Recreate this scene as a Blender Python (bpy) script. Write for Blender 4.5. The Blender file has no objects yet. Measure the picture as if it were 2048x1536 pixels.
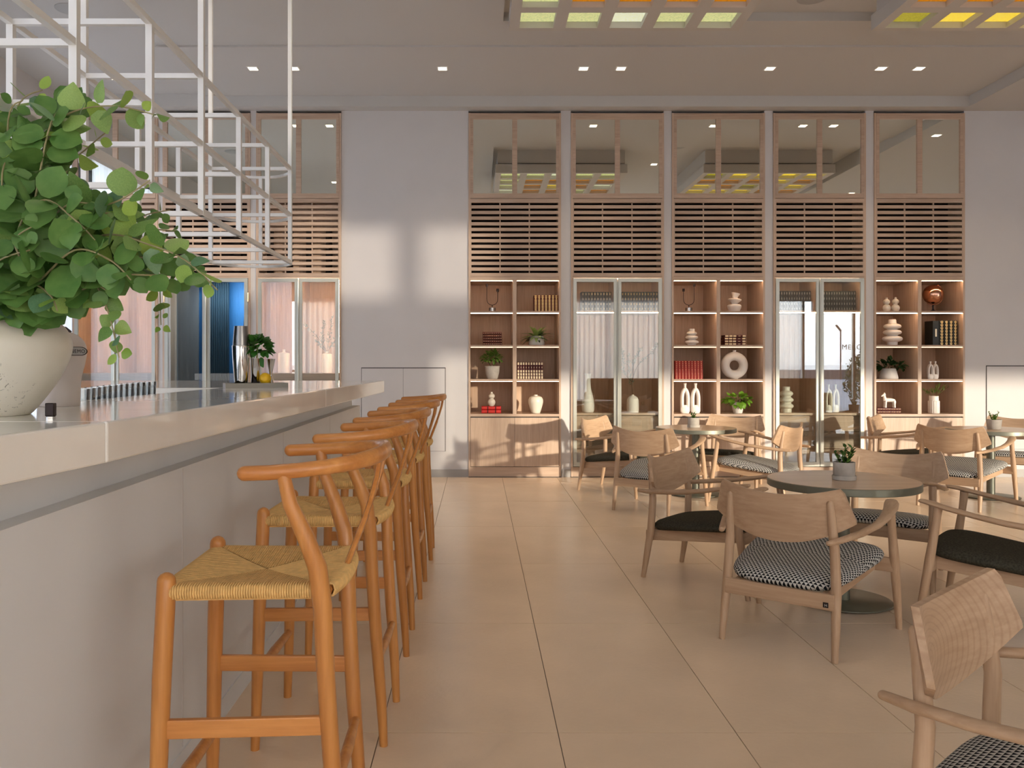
import bpy, math, random
from mathutils import Vector, Matrix
R = math.radians
rnd = random.Random(7)
S = bpy.context.scene
COL = S.collection

# ---------------------------------------------------------------- camera
F_PX, EYE, VPX, VPY = 1681.0, 1.241, 955.0, 729.0
cam = bpy.data.cameras.new('camera')
cam.sensor_fit = 'HORIZONTAL'; cam.sensor_width = 36.0
cam.lens = F_PX / 2048.0 * 36.0
cam.shift_x = (1024 - VPX) / 2048.0
cam.shift_y = -(768 - VPY) / 2048.0
cam.clip_start = 0.05; cam.clip_end = 2000
camo = bpy.data.objects.new('camera', cam); COL.objects.link(camo)
camo.location = (0, 0, EYE); camo.rotation_euler = (R(90), 0, 0)
S.camera = camo

# ---------------------------------------------------------------- world, sun, exposure
S.view_settings.view_transform = 'Standard'
S.view_settings.look = 'None'
S.view_settings.gamma = 1.0
S.view_settings.use_curve_mapping = False
S.view_settings.exposure = -0.22
SKY = 8.0
SUN = 7.0
w = bpy.data.worlds.new('world'); S.world = w; w.use_nodes = True
wn = w.node_tree; wn.nodes.clear()
tc = wn.nodes.new('ShaderNodeTexCoord'); sp = wn.nodes.new('ShaderNodeSeparateXYZ')
cr = wn.nodes.new('ShaderNodeValToRGB'); bg = wn.nodes.new('ShaderNodeBackground')
ow = wn.nodes.new('ShaderNodeOutputWorld')
wn.links.new(tc.outputs['Generated'], sp.inputs[0]); wn.links.new(sp.outputs['Z'], cr.inputs[0])
wn.links.new(cr.outputs[0], bg.inputs[0]); wn.links.new(bg.outputs[0], ow.inputs[0])
e = cr.color_ramp.elements
e[0].position = 0.0; e[0].color = (0.74, 0.75, 0.79, 1)
e[1].position = 1.0; e[1].color = (0.50, 0.62, 0.85, 1)
m_ = e.new(0.10); m_.color = (0.87, 0.87, 0.91, 1)
m_ = e.new(0.35); m_.color = (0.74, 0.80, 0.92, 1)
bg.inputs[1].default_value = SKY
sl = bpy.data.lights.new('sun', 'SUN'); sl.energy = SUN; sl.angle = R(1.2); sl.color = (1.0, 0.85, 0.68)
so = bpy.data.objects.new('sun', sl); COL.objects.link(so)
SUN_DIR = Vector((-0.69, 1.0, -0.13)).normalized()
so.rotation_euler = SUN_DIR.to_track_quat('-Z', 'Y').to_euler(); so.location = (12, -15, 6)

def area(name, loc, rot, sx, sy, energy, color):
    l = bpy.data.lights.new(name, 'AREA'); l.shape = 'RECTANGLE'; l.size = sx; l.size_y = sy
    l.energy = energy; l.color = color
    o = bpy.data.objects.new(name, l); COL.objects.link(o); o.location = loc; o.rotation_euler = rot
    return o

# ---------------------------------------------------------------- mesh builder
class MB:
    def __init__(s): s.v = []; s.f = []; s.m = []
    def face(s, idx, mi=0): s.f.append(tuple(idx)); s.m.append(mi)
    def box(s, x0, x1, y0, y1, z0, z1, mi=0):
        n = len(s.v)
        s.v += [(x0,y0,z0),(x1,y0,z0),(x1,y1,z0),(x0,y1,z0),(x0,y0,z1),(x1,y0,z1),(x1,y1,z1),(x0,y1,z1)]
        for q in ((0,3,2,1),(4,5,6,7),(0,1,5,4),(1,2,6,5),(2,3,7,6),(3,0,4,7)): s.face([n+i for i in q], mi)
        return s
    def hexa(s, pts, mi=0):   # 8 points, bottom ring then top ring
        n = len(s.v); s.v += [tuple(p) for p in pts]
        for q in ((0,3,2,1),(4,5,6,7),(0,1,5,4),(1,2,6,5),(2,3,7,6),(3,0,4,7)): s.face([n+i for i in q], mi)
        return s
    def beam(s, a, b, w, h, mi=0, up=(0,0,1)):   # rectangular bar between two points
        a = Vector(a); b = Vector(b); t = (b-a).normalized(); up = Vector(up)
        x = t.cross(up).normalized()*w/2; y = x.cross(t).normalized()*h/2
        return s.hexa([a-x-y, a+x-y, b+x-y, b-x-y, a-x+y, a+x+y, b+x+y, b-x+y], mi)
    def ring(s, pts):
        n = len(s.v); s.v += [tuple(p) for p in pts]; return list(range(n, n+len(pts)))
    def bridge(s, a, b, mi=0, close=True):
        k = len(a)
        for i in range(k if close else k-1):
            j = (i+1) % k; s.face((a[i], a[j], b[j], b[i]), mi)
    def tube(s, pts, rad, n=10, mi=0, up=None, caps=True, rnd_end=(False, False)):
        pts = [Vector(p) for p in pts]; k = len(pts)
        if isinstance(rad, tuple) or not hasattr(rad, '__len__'): rad = [rad]*k
        rad = [(r, r) if not hasattr(r, '__len__') else r for r in rad]
        P, Rr = list(pts), list(rad)
        if rnd_end[0]:
            d = (P[0]-P[1]).normalized(); r = Rr[0]
            add = [(P[0]+d*r[1]*a, (r[0]*b, r[1]*b)) for a, b in ((.95,.25),(.75,.65),(.4,.92))]
            P = [x[0] for x in add]+P; Rr = [x[1] for x in add]+Rr
        if rnd_end[1]:
            d = (P[-1]-P[-2]).normalized(); r = Rr[-1]
            add = [(P[-1]+d*r[1]*a, (r[0]*b, r[1]*b)) for a, b in ((.4,.92),(.75,.65),(.95,.25))]
            P = P+[x[0] for x in add]; Rr = Rr+[x[1] for x in add]
        k = len(P); prev = None; X = None
        for i in range(k):
            t = (P[min(i+1,k-1)]-P[max(i-1,0)]).normalized()
            if up is not None:
                X = t.cross(Vector(up)); 
                if X.length < 1e-4: X = t.cross(Vector((1,0,0)))
                X.normalize()
            elif X is None:
                u = Vector((0,0,1)) if abs(t.z) < .9 else Vector((1,0,0)); X = t.cross(u).normalized()
            else:
                X = (X - t*X.dot(t)).normalized()
            Y = X.cross(t).normalized()
            r = Rr[i]
            ring = s.ring([P[i]+X*r[0]*math.cos(2*math.pi*j/n)+Y*r[1]*math.sin(2*math.pi*j/n) for j in range(n)])
            if prev: s.bridge(prev, ring, mi)
            elif caps: s.face(list(reversed(ring)), mi)
            prev = ring
        if caps: s.face(prev, mi)
        return s
    def lathe(s, prof, n=24, c=(0,0,0), mi=0, capb=True, capt=True, sx=1, sy=1, flute=None):
        prev = None
        for i, (r, z) in enumerate(prof):
            pts = []
            for j in range(n):
                a = 2*math.pi*j/n
                rr = r*(flute(a, z) if flute else 1)
                pts.append((c[0]+rr*sx*math.cos(a), c[1]+rr*sy*math.sin(a), c[2]+z))
            ring = s.ring(pts)
            if prev: s.bridge(prev, ring, mi)
            elif capb: s.face(list(reversed(ring)), mi)
            prev = ring
        if capt: s.face(prev, mi)
        return s
    def prism(s, pts, z0, z1, mi=0):
        a = s.ring([(p[0],p[1],z0) for p in pts]); b = s.ring([(p[0],p[1],z1) for p in pts])
        s.bridge(a, b, mi); s.face(list(reversed(a)), mi); s.face(b, mi); return s
    def prism_xz(s, pts, y0, y1, mi=0):
        a = s.ring([(p[0],y0,p[1]) for p in pts]); b = s.ring([(p[0],y1,p[1]) for p in pts])
        s.bridge(b, a, mi); s.face(a, mi); s.face(list(reversed(b)), mi); return s
    def grid(s, fn, nu, nv, mi=0, closeu=False):
        rows = [s.ring([fn(i, j) for i in range(nu)]) for j in range(nv)]
        for j in range(nv-1): s.bridge(rows[j], rows[j+1], mi, close=closeu)
        return rows
    def mesh(s, name, mats, smooth=True, ang=38):
        me = bpy.data.meshes.new(name); me.from_pydata(s.v, [], s.f)
        for m in (mats if isinstance(mats, (list, tuple)) else [mats]): me.materials.append(m)
        me.polygons.foreach_set('material_index', s.m)
        if smooth:
            me.polygons.foreach_set('use_smooth', [True]*len(s.f))
            if ang: me.set_sharp_from_angle(angle=R(ang))
        me.update(); return me

def tag(o, label=None, cat=None, group=None, kind=None):
    if label: o['label'] = label
    if cat: o['category'] = cat
    if group: o['group'] = group
    if kind: o['kind'] = kind
    return o
def thing(name, label, cat, loc=(0,0,0), rz=0, group=None):
    o = bpy.data.objects.new(name, None); COL.objects.link(o)
    o.empty_display_size = .1; o.location = loc; o.rotation_euler = (0,0,rz)
    return tag(o, label, cat, group)
def part(mb, name, mats=None, parent=None, smooth=True, bevel=0, ang=38, loc=None):
    me = mb if isinstance(mb, bpy.types.Mesh) else mb.mesh(name, mats, smooth, ang)
    o = bpy.data.objects.new(name, me); COL.objects.link(o); o.parent = parent
    if loc: o.location = loc
    if bevel:
        b = o.modifiers.new('bevel', 'BEVEL'); b.width = bevel; b.segments = 2; b.limit_method = 'ANGLE'
        b.angle_limit = R(50); b.harden_normals = False
    return o
def solo(mb, name, mats, label, cat, group=None, loc=(0,0,0), rz=0, **k):
    o = part(mb, name, mats, None, **k); o.location = loc; o.rotation_euler = (0,0,rz)
    return tag(o, label, cat, group)
def struct(mb, name, mats, parent=None, **k):
    o = part(mb, name, mats, parent, **k)
    if parent is None: o['kind'] = 'structure'
    return o
def dup(o, loc=None, rz=None, label=None, group=None, parent=None, top=True):
    c = o.copy(); COL.objects.link(c)
    if parent is not None: c.parent = parent
    if loc is not None: c.location = loc
    if rz is not None: c.rotation_euler = (0,0,rz)
    if label: c['label'] = label
    if group: c['group'] = group
    for ch in KIDS.get(o.name, ()) or list(o.children):
        dup(ch, parent=c)
    return c
KIDS = {}

# ---------------------------------------------------------------- materials
def nt(name):
    m = bpy.data.materials.new(name); m.use_nodes = True
    t = m.node_tree; b = t.nodes['Principled BSDF']; return m, t, b
def plain(name, c, rough=.5, metal=0, spec=.5, noise=0, nscale=30, bump=0, bscale=60, emis=None, es=0, coat=0):
    m, t, b = nt(name)
    b.inputs['Base Color'].default_value = (*c, 1); b.inputs['Roughness'].default_value = rough
    b.inputs['Metallic'].default_value = metal; b.inputs['Specular IOR Level'].default_value = spec
    if coat: b.inputs['Coat Weight'].default_value = coat; b.inputs['Coat Roughness'].default_value = .08
    if noise:
        co = t.nodes.new('ShaderNodeTexCoord'); n = t.nodes.new('ShaderNodeTexNoise'); r = t.nodes.new('ShaderNodeValToRGB')
        n.inputs['Scale'].default_value = nscale; n.inputs['Detail'].default_value = 4
        r.color_ramp.elements[0].position = .3; r.color_ramp.elements[1].position = .7
        r.color_ramp.elements[0].color = (*[x*(1-noise) for x in c], 1)
        r.color_ramp.elements[1].color = (*[min(1, x*(1+noise)) for x in c], 1)
        t.links.new(co.outputs['Object'], n.inputs['Vector']); t.links.new(n.outputs['Fac'], r.inputs[0])
        t.links.new(r.outputs[0], b.inputs['Base Color'])
    if bump:
        co = t.nodes.new('ShaderNodeTexCoord'); n = t.nodes.new('ShaderNodeTexNoise'); bp = t.nodes.new('ShaderNodeBump')
        n.inputs['Scale'].default_value = bscale; n.inputs['Detail'].default_value = 3
        bp.inputs['Strength'].default_value = bump; bp.inputs['Distance'].default_value = .004
        t.links.new(co.outputs['Object'], n.inputs['Vector']); t.links.new(n.outputs['Fac'], bp.inputs['Height'])
        t.links.new(bp.outputs[0], b.inputs['Normal'])
    if emis:
        b.inputs['Emission Color'].default_value = (*emis, 1); b.inputs['Emission Strength'].default_value = es
    return m
def wood(name, c1, c2, axis='Z', scale=1.0, rough=.45, ring=0.0, vary=.0, spec=.4, coat=0):
    m, t, b = nt(name); L = t.links.new
    co = t.nodes.new('ShaderNodeTexCoord'); mp = t.nodes.new('ShaderNodeMapping')
    sc = {'X': (1.2, 22, 22), 'Y': (22, 1.2, 22), 'Z': (22, 22, 1.2)}[axis]
    mp.inputs['Scale'].default_value = [k*scale for k in sc]
    L(co.outputs['Object'], mp.inputs[0])
    oi = t.nodes.new('ShaderNodeObjectInfo')
    if vary:
        ad = t.nodes.new('ShaderNodeVectorMath'); ad.operation = 'ADD'
        cx = t.nodes.new('ShaderNodeCombineXYZ'); ml = t.nodes.new('ShaderNodeMath'); ml.operation = 'MULTIPLY'; ml.inputs[1].default_value = 40
        L(oi.outputs['Random'], ml.inputs[0]); L(ml.outputs[0], cx.inputs[0]); L(ml.outputs[0], cx.inputs[2])
        L(mp.outputs[0], ad.inputs[0]); L(cx.outputs[0], ad.inputs[1]); vec = ad.outputs[0]
    else: vec = mp.outputs[0]
    n = t.nodes.new('ShaderNodeTexNoise'); n.inputs['Scale'].default_value = 1.0; n.inputs['Detail'].default_value = 5
    n.inputs['Roughness'].default_value = .6; n.inputs['Distortion'].default_value = .4
    L(vec, n.inputs['Vector'])
    r = t.nodes.new('ShaderNodeValToRGB'); r.color_ramp.elements[0].position = .28; r.color_ramp.elements[1].position = .72
    r.color_ramp.elements[0].color = (*c1, 1); r.color_ramp.elements[1].color = (*c2, 1)
    L(n.outputs['Fac'], r.inputs[0]); col = r.outputs[0]
    n2 = t.nodes.new('ShaderNodeTexNoise'); n2.inputs['Scale'].default_value = 4.5; n2.inputs['Detail'].default_value = 3
    L(vec, n2.inputs['Vector'])
    mx = t.nodes.new('ShaderNodeMix'); mx.data_type = 'RGBA'; mx.blend_type = 'MULTIPLY'; mx.inputs[0].default_value = .35
    r2 = t.nodes.new('ShaderNodeValToRGB'); r2.color_ramp.elements[0].position = .35; r2.color_ramp.elements[0].color = (.72,.66,.60,1)
    r2.color_ramp.elements[1].position = .62; r2.color_ramp.elements[1].color = (1,1,1,1)
    L(n2.outputs['Fac'], r2.inputs[0]); L(col, mx.inputs[6]); L(r2.outputs[0], mx.inputs[7]); col = mx.outputs[2]
    if vary:
        hs = t.nodes.new('ShaderNodeHueSaturation'); mr = t.nodes.new('ShaderNodeMapRange')
        mr.inputs[3].default_value = 1-vary; mr.inputs[4].default_value = 1+vary
        L(oi.outputs['Random'], mr.inputs[0]); L(mr.outputs[0], hs.inputs['Value']); L(col, hs.inputs['Color']); col = hs.outputs[0]
    L(col, b.inputs['Base Color'])
    b.inputs['Roughness'].default_value = rough; b.inputs['Specular IOR Level'].default_value = spec
    if coat: b.inputs['Coat Weight'].default_value = coat; b.inputs['Coat Roughness'].default_value = .15
    bp = t.nodes.new('ShaderNodeBump'); bp.inputs['Strength'].default_value = .12; bp.inputs['Distance'].default_value = .001
    L(n2.outputs['Fac'], bp.inputs['Height']); L(bp.outputs[0], b.inputs['Normal'])
    return m
def glassy(name, tint, fac, rough=0.0, gcol=(1,1,1)):
    m = bpy.data.materials.new(name); m.use_nodes = True; t = m.node_tree; t.nodes.clear()
    tr = t.nodes.new('ShaderNodeBsdfTransparent'); tr.inputs[0].default_value = (*tint, 1)
    g = t.nodes.new('ShaderNodeBsdfGlossy'); g.inputs['Roughness'].default_value = rough; g.inputs[0].default_value = (*gcol, 1)
    mx = t.nodes.new('ShaderNodeMixShader'); o = t.nodes.new('ShaderNodeOutputMaterial')
    fr = t.nodes.new('ShaderNodeFresnel'); fr.inputs[0].default_value = 1.5
    ma = t.nodes.new('ShaderNodeMath'); ma.operation = 'ADD'; ma.inputs[1].default_value = fac - .04; ma.use_clamp = True
    t.links.new(fr.outputs[0], ma.inputs[0]); t.links.new(ma.outputs[0], mx.inputs[0])
    t.links.new(tr.outputs[0], mx.inputs[1]); t.links.new(g.outputs[0], mx.inputs[2]); t.links.new(mx.outputs[0], o.inputs[0])
    return m
def sheer(name, c, trans=.45, see=.12):
    m = bpy.data.materials.new(name); m.use_nodes = True; t = m.node_tree; t.nodes.clear()
    d = t.nodes.new('ShaderNodeBsdfDiffuse'); d.inputs[0].default_value = (*c, 1)
    tl = t.nodes.new('ShaderNodeBsdfTranslucent'); tl.inputs[0].default_value = (*c, 1)
    tr = t.nodes.new('ShaderNodeBsdfTransparent')
    a = t.nodes.new('ShaderNodeMixShader'); a.inputs[0].default_value = trans
    b = t.nodes.new('ShaderNodeMixShader'); b.inputs[0].default_value = see
    o = t.nodes.new('ShaderNodeOutputMaterial')
    t.links.new(d.outputs[0], a.inputs[1]); t.links.new(tl.outputs[0], a.inputs[2])
    t.links.new(a.outputs[0], b.inputs[1]); t.links.new(tr.outputs[0], b.inputs[2]); t.links.new(b.outputs[0], o.inputs[0])
    return m
def leafmat(name, c1, c2, vein=(.4,.5,.25), tl=.25, rough=.5):
    m, t, b = nt(name); L = t.links.new
    oi = t.nodes.new('ShaderNodeObjectInfo'); co = t.nodes.new('ShaderNodeTexCoord')
    n = t.nodes.new('ShaderNodeTexNoise'); n.inputs['Scale'].default_value = 25; n.inputs['Detail'].default_value = 3
    L(co.outputs['Object'], n.inputs['Vector'])
    ad = t.nodes.new('ShaderNodeMath'); ad.operation = 'MULTIPLY_ADD'; ad.inputs[1].default_value = .6
    L(oi.outputs['Random'], ad.inputs[0]); ml = t.nodes.new('ShaderNodeMath'); ml.operation = 'MULTIPLY'; ml.inputs[1].default_value = .5
    L(n.outputs['Fac'], ml.inputs[0]); L(ml.outputs[0], ad.inputs[2])
    r = t.nodes.new('ShaderNodeValToRGB'); r.color_ramp.elements[0].position = .15; r.color_ramp.elements[1].position = .95
    r.color_ramp.elements[0].color = (*c1, 1); r.color_ramp.elements[1].color = (*c2, 1)
    L(ad.outputs[0], r.inputs[0]); L(r.outputs[0], b.inputs['Base Color'])
    b.inputs['Roughness'].default_value = rough; b.inputs['Specular IOR Level'].default_value = .35
    tr = t.nodes.new('ShaderNodeBsdfTranslucent'); L(r.outputs[0], tr.inputs[0])
    mx = t.nodes.new('ShaderNodeMixShader'); mx.inputs[0].default_value = tl
    o = t.nodes['Material Output']
    L(b.outputs[0], mx.inputs[1]); L(tr.outputs[0], mx.inputs[2]); L(mx.outputs[0], o.inputs[0])
    return m
def emit(name, c, s):
    m = bpy.data.materials.new(name); m.use_nodes = True; t = m.node_tree; t.nodes.clear()
    e = t.nodes.new('ShaderNodeEmission'); e.inputs[0].default_value = (*c, 1); e.inputs[1].default_value = s
    o = t.nodes.new('ShaderNodeOutputMaterial'); t.links.new(e.outputs[0], o.inputs[0]); return m

WALL = plain('wall_paint', (.63,.605,.60), .75, noise=.015, nscale=3)
CEIL = plain('ceiling_paint', (.56,.54,.52), .8)
GREYBASE = plain('baseboard_grey', (.36,.34,.325), .5)
TILE = plain('floor_tile', (.88,.69,.50), .25, noise=.05, nscale=2.2, bump=.18, bscale=45, spec=.45)
GROUT = plain('grout', (.22,.17,.13), .8)
CABW = wood('oak_veneer', (.50,.355,.26), (.62,.465,.35), 'Z', .9, .45, vary=.0)
CABH = wood('oak_veneer_across', (.46,.325,.24), (.58,.43,.325), 'X', .9, .45, vary=.06)
CABIN = wood('oak_interior', (.54,.36,.24), (.68,.48,.34), 'Z', .9, .5)
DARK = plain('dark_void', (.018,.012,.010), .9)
SHADOWGAP = plain('shadow_gap', (.05,.045,.045), .9)
MIRROR = plain('mirror_glass', (.88,.90,.84), .015, metal=1)
DFRAME = plain('champagne_aluminium', (.50,.50,.44), .32, metal=.35)
PANE = glassy('door_glass', (.93,.95,.93), .12)
FACGLASS = glassy('window_glass', (.96,.98,.98), .05)
DIMGLASS = glassy('sun_dimming_glass', (.60,.61,.62), .05)  # tint added to dim the sun patch on the back wall
BRASS = plain('brushed_brass', (.55,.42,.27), .35, metal=.9)
BEECH = wood('beech', (.46,.295,.18), (.60,.41,.265), 'Z', 1.0, .42, vary=.05)
BEECHX = wood('beech_across', (.46,.295,.18), (.60,.41,.265), 'X', .8, .42, vary=.05)
BEECHY = wood('beech_along', (.46,.295,.18), (.60,.41,.265), 'Y', 1.0, .42, vary=.05)
STOOL = wood('honey_beech', (.50,.19,.045), (.70,.32,.09), 'Z', 1.1, .32, vary=.08, coat=.25)
STOOLX = wood('honey_beech_across', (.48,.175,.04), (.68,.30,.085), 'X', 1.1, .32, vary=.08, coat=.25)
CORD = plain('paper_cord', (.76,.475,.175), .75, noise=.13, nscale=60, bump=.2, bscale=400)
STONE = plain('bar_stone', (.92,.89,.83), .09, noise=.03, nscale=5, spec=.6)
BARP = plain('bar_panel', (.76,.775,.79), .5, noise=.015, nscale=4)
RACK = plain('rack_metal', (.80,.79,.77), .35, metal=.25)
STEEL = plain('polished_steel', (.68,.66,.63), .07, metal=1)
STEELB = plain('brushed_steel', (.30,.29,.28), .28, metal=1)
WHITEC = plain('white_ceramic', (.80,.75,.70), .55, noise=.02, nscale=8)
CREAM = plain('cream_ceramic', (.72,.67,.57), .35, noise=.05, nscale=5, spec=.5)
CONC = plain('concrete_pot', (.47,.43,.38), .85, noise=.12, nscale=18, bump=.3, bscale=60)
SOIL = plain('soil', (.04,.028,.02), .95, bump=.6, bscale=80)
TABTOP = wood('table_veneer', (.52,.36,.235), (.66,.48,.33), 'X', .8, .30, spec=.4, coat=.12)
TABMET = plain('olive_metal', (.20,.20,.155), .38, metal=.6)
BLACKM = plain('black_metal', (.03,.02,.02), .4, metal=.6)
GOLD = plain('gilt', (.72,.50,.22), .38, metal=.6)
# ================================================================ SETTING
Zc, ZL, ZH, ZS = 4.175, 4.155, 4.25, 4.038     # ceiling levels
WX0, WX1, WY0 = -4.54, 14.0, -1.5
YW, YF, YB = 9.27, 9.25, 9.85                   # wall face, cabinet face, back of the niches
# floor: bedding + porcelain tiles
fb = MB().box(WX0-.1, WX1+.1, WY0-.1, YB+.1, -.12, -.004)
floor = struct(fb, 'floor', GROUT, smooth=False)
xs = [.271+.6*k for k in range(-9, 24)]; ys = [2.832+1.2*k for k in range(-4, 7)]
tcache = {}
for i, x in enumerate(xs):
    for j, y in enumerate(ys):
        xa, xb, ya, yb = max(x, WX0), min(x+.6, WX1), max(y, WY0), min(y+1.2, YW+.01)
        if xb-xa < .02 or yb-ya < .02: continue
        if xa > 7.5 and yb < 3: continue
        key = (round(xb-xa,3), round(yb-ya,3))
        if key not in tcache:
            g = .0016; tcache[key] = MB().box(g, key[0]-g, g, key[1]-g, -.004, 0).mesh('tile', TILE, False)
        part(tcache[key], 'tile', None, floor, loc=(xa, ya, 0))
struct(MB().box(7.3, WX1, WY0, 3, -.004, -.0005), 'floor_screed', TILE, floor, smooth=False)
# ceilings
c = MB()
c.box(WX0, .22, WY0, 7.72, Zc, Zc+.3); c.box(.22, 5.33, 7.18, 7.72, Zc, Zc+.3)
c.box(WX0, -2.957, 7.72, 9.11, Zc, Zc+.3)
struct(c, 'ceiling', CEIL, smooth=False)
struct(MB().box(-2.957, 5.33, 7.72, 9.11, ZL, ZL+.3), 'ceiling_band', CEIL, smooth=False)
struct(MB().box(.22, 5.33, WY0, 7.18, ZH, ZH+.3), 'ceiling_recess', CEIL, smooth=False)
struct(MB().box(5.33, WX1, WY0+.8, 9.11, ZS, ZS+.4).box(5.33, WX1, WY0, WY0+.8, 4.32, 4.45), 'ceiling_right', CEIL, smooth=False)
struct(MB().box(WX0, WX1, 9.11, YB, ZS, ZS+.4), 'ceiling_soffit', CEIL, smooth=False)
# back wall with niches
CABS = [(937,1122,'open'),(1142,1328,'glass'),(1344,1530,'open'),(1547,1732,'glass'),(1749,1930,'open'),
        (512,682,'bar'),(325,500,'blue'),(145,315,'bar')]
def PX(x, Y=9.25): return (x-VPX)*Y/F_PX
def PZ(y, Y=9.25): return EYE+(VPY-y)*Y/F_PX
rng = sorted((PX(a), PX(b)) for a, b, _ in CABS)
wb = MB(); x = WX0-.2
for a, b in rng:
    wb.box(x, a, YW, YB, 0, ZS); x = b
wb.box(x, WX1+.1, YW, YB, 0, ZS)
wb.box(WX0-.2, WX1+.1, YB, YB+.15, 0, ZS)
struct(wb, 'wall_back', WALL, smooth=False)
# baseboards (flush grey strips)
bbm = MB(); x = WX0
bi = 0
edges = [(PX(682)+.002, PX(937)-.002), (PX(1930)+.002, WX1)] + [(rng[i][1]+.002, rng[i+1][0]-.002) for i in range(len(rng)-1) if rng[i+1][0]-rng[i][1] < .3]
for a, b in edges: bbm.box(a, b, YW-.012, YW, 0, .085)
struct(bbm, 'baseboard_back', GREYBASE, smooth=False)
# left wall: big window behind sheer curtain
wl = MB()
wl.box(WX0-.2, WX0, WY0, 9.27, 0, .12); wl.box(WX0-.2, WX0, WY0, 9.27, 3.6, 4.5)
for y in (-1.5, 1.2, 3.9, 6.6, 9.1): wl.box(WX0-.2, WX0, y, y+.17, .12, 3.6)
struct(wl, 'wall_left', WALL, smooth=False)
wf = MB()
for y in (-.1, 2.6, 5.3, 7.9): wf.box(WX0-.12, WX0-.07, y, y+.06, .12, 3.6)
wfo = struct(wf, 'window_1', DFRAME, smooth=False)
struct(MB().box(WX0-.10, WX0-.09, -1.3, 9.1, .12, 3.6), 'window_pane', FACGLASS, wfo, smooth=False)
# right end wall (far outside the frame)
struct(MB().box(WX1, WX1+.2, WY0, 9.3, 0, 4.6), 'wall_right', WALL, smooth=False)
# window front behind the camera, unseen; openings shaped to place the sun patches
HD = 2.5
fr = MB()
fr.box(WX0-.2, 8.0, WY0-.15, WY0, 2.75, 3.35); fr.box(8.0, WX1, WY0-.15, WY0, HD, 3.35)
fr.box(WX0-.2, -4.4, WY0-.15, WY0, 3.35, 4.7); fr.box(7.72, WX1, WY0-.15, WY0, 3.35, 4.17)
fr.box(-4.4, WX1, WY0-.15, WY0, 4.30, 4.7); fr.box(7.72, 12.2, WY0-.15, WY0, 4.17, 4.30)
fr.box(6.62, 6.82, WY0-.15, WY0, 3.35, 4.30); 
for x in (-2.6,-.7,1.2,3.2): fr.box(x, x+.12, WY0-.15, WY0, 3.35, 4.30)
fr.box(5.15, 5.3, WY0-.15, WY0, 3.35, 4.30)
fr.box(WX0-.2, WX1, WY0-.15, WY0, 0, .06)
struct(fr, 'wall_front', WALL, smooth=False)
fw = MB()
for x in (-3.2,-1.6,0,1.6,3.2,4.8,6.4,7.75,8.96,10.3,11.3,12.5): fw.box(x, x+.05, WY0-.12, WY0-.04, .06, 2.75 if x < 8 else HD)
fwo = struct(fw, 'window_2', DFRAME, smooth=False)
struct(MB().box(WX0, WX1, WY0-.09, WY0-.08, .06, 2.75), 'window_pane', FACGLASS, fwo, smooth=False)
fw3 = struct(MB().box(-4.4, 7.7, WY0-.10, WY0-.07, 3.35, 3.38), 'window_3', DFRAME, smooth=False)  # clerestory band added to let in sky light and the wall's sun patch
struct(MB().box(-4.4, 7.72, WY0-.085, WY0-.083, 3.35, 4.30), 'window_pane', DIMGLASS, fw3, smooth=False)
# lettering on the glass, reads from the street
def text(body, size, mat, name, parent=None, extrude=.001):
    cu = bpy.data.curves.new(name, 'FONT'); cu.body = body; cu.size = size; cu.extrude = extrude
    cu.align_x = 'LEFT'; cu.space_character = 1.12
    tmp = bpy.data.objects.new('tmp', cu); me = bpy.data.meshes.new_from_object(tmp); bpy.data.objects.remove(tmp); bpy.data.curves.remove(cu)
    me.name = name; me.materials.clear(); me.materials.append(mat)
    return part(me, name, None, parent)
FROST = plain('frosted_film', (.36,.33,.31), .7)
t1 = text('MERCURE', .17, FROST, 'lettering', fwo); t1.location = (8.70, WY0-.075, 1.60)
t1.rotation_euler = (R(90), 0, 0)
t2 = text('HOTEL', .085, FROST, 'lettering', fwo); t2.location = (9.05, WY0-.075, 1.42); t2.rotation_euler = (R(90), 0, 0)
def curtain(name, p0, p1, z0, z1, mat, label, amp=.045, pitch=.16, seed=1, group=None):
    r = random.Random(seed); p0 = Vector(p0); p1 = Vector(p1); L = (p1-p0).length; n = int(L/pitch*6)
    d = (p1-p0).normalized(); nn = Vector((-d.y, d.x)); m = MB()
    ph = 0; offs = []
    for i in range(n+1):
        ph += 2*math.pi/6*(1+.35*math.sin(i*.13)+r.uniform(-.15,.15)); offs.append(amp*(math.sin(ph)+.3*math.sin(ph*.37)))
    nz = 5
    def fn(i, j):
        p = p0+d*(L*i/n)+nn*offs[i]*(.75+.25*(1-j/(nz-1))); return (p.x, p.y, z0+(z1-z0)*j/(nz-1))
    m.grid(fn, n+1, nz)
    return solo(m, name, mat, label, 'curtain', group, ang=None)
SHEER = sheer('sheer_curtain', (.84,.88,.96), .65, .04)
SHEER2 = sheer('sheer_curtain_warm', (.90,.87,.85), .72, .03)
curtain('sheer_curtain', (-4.38, 9.0), (-4.38, 6.5), .02, 3.72, SHEER, 'pale blue-white sheer curtain across the left wall window behind the plant')
curtain('sheer_curtain', (-4.2, -1.33), (6.88, -1.33), .02, 2.8, SHEER2, 'sheer pinkish curtain mirrored in the glass cabinet doors', seed=4)
TEALC = plain('teal_drape', (.03,.055,.065), .8)
curtain('drape', (-4.36, 6.4), (-4.36, 2.0), .02, 3.72, TEALC, 'dark teal drape mirrored in the blue glass cabinet behind the bar', seed=6)
curtain('sheer_curtain', (-4.38, 1.9), (-4.38, -1.2), .02, 3.72, SHEER, 'sheer curtain at the near end of the left window wall, out of frame', seed=8)
SHEER3 = sheer('sun_softening_sheer', (.90,.87,.85), .72, .5)  # thin panel added to soften the sun on the wall and first cabinet
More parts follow.
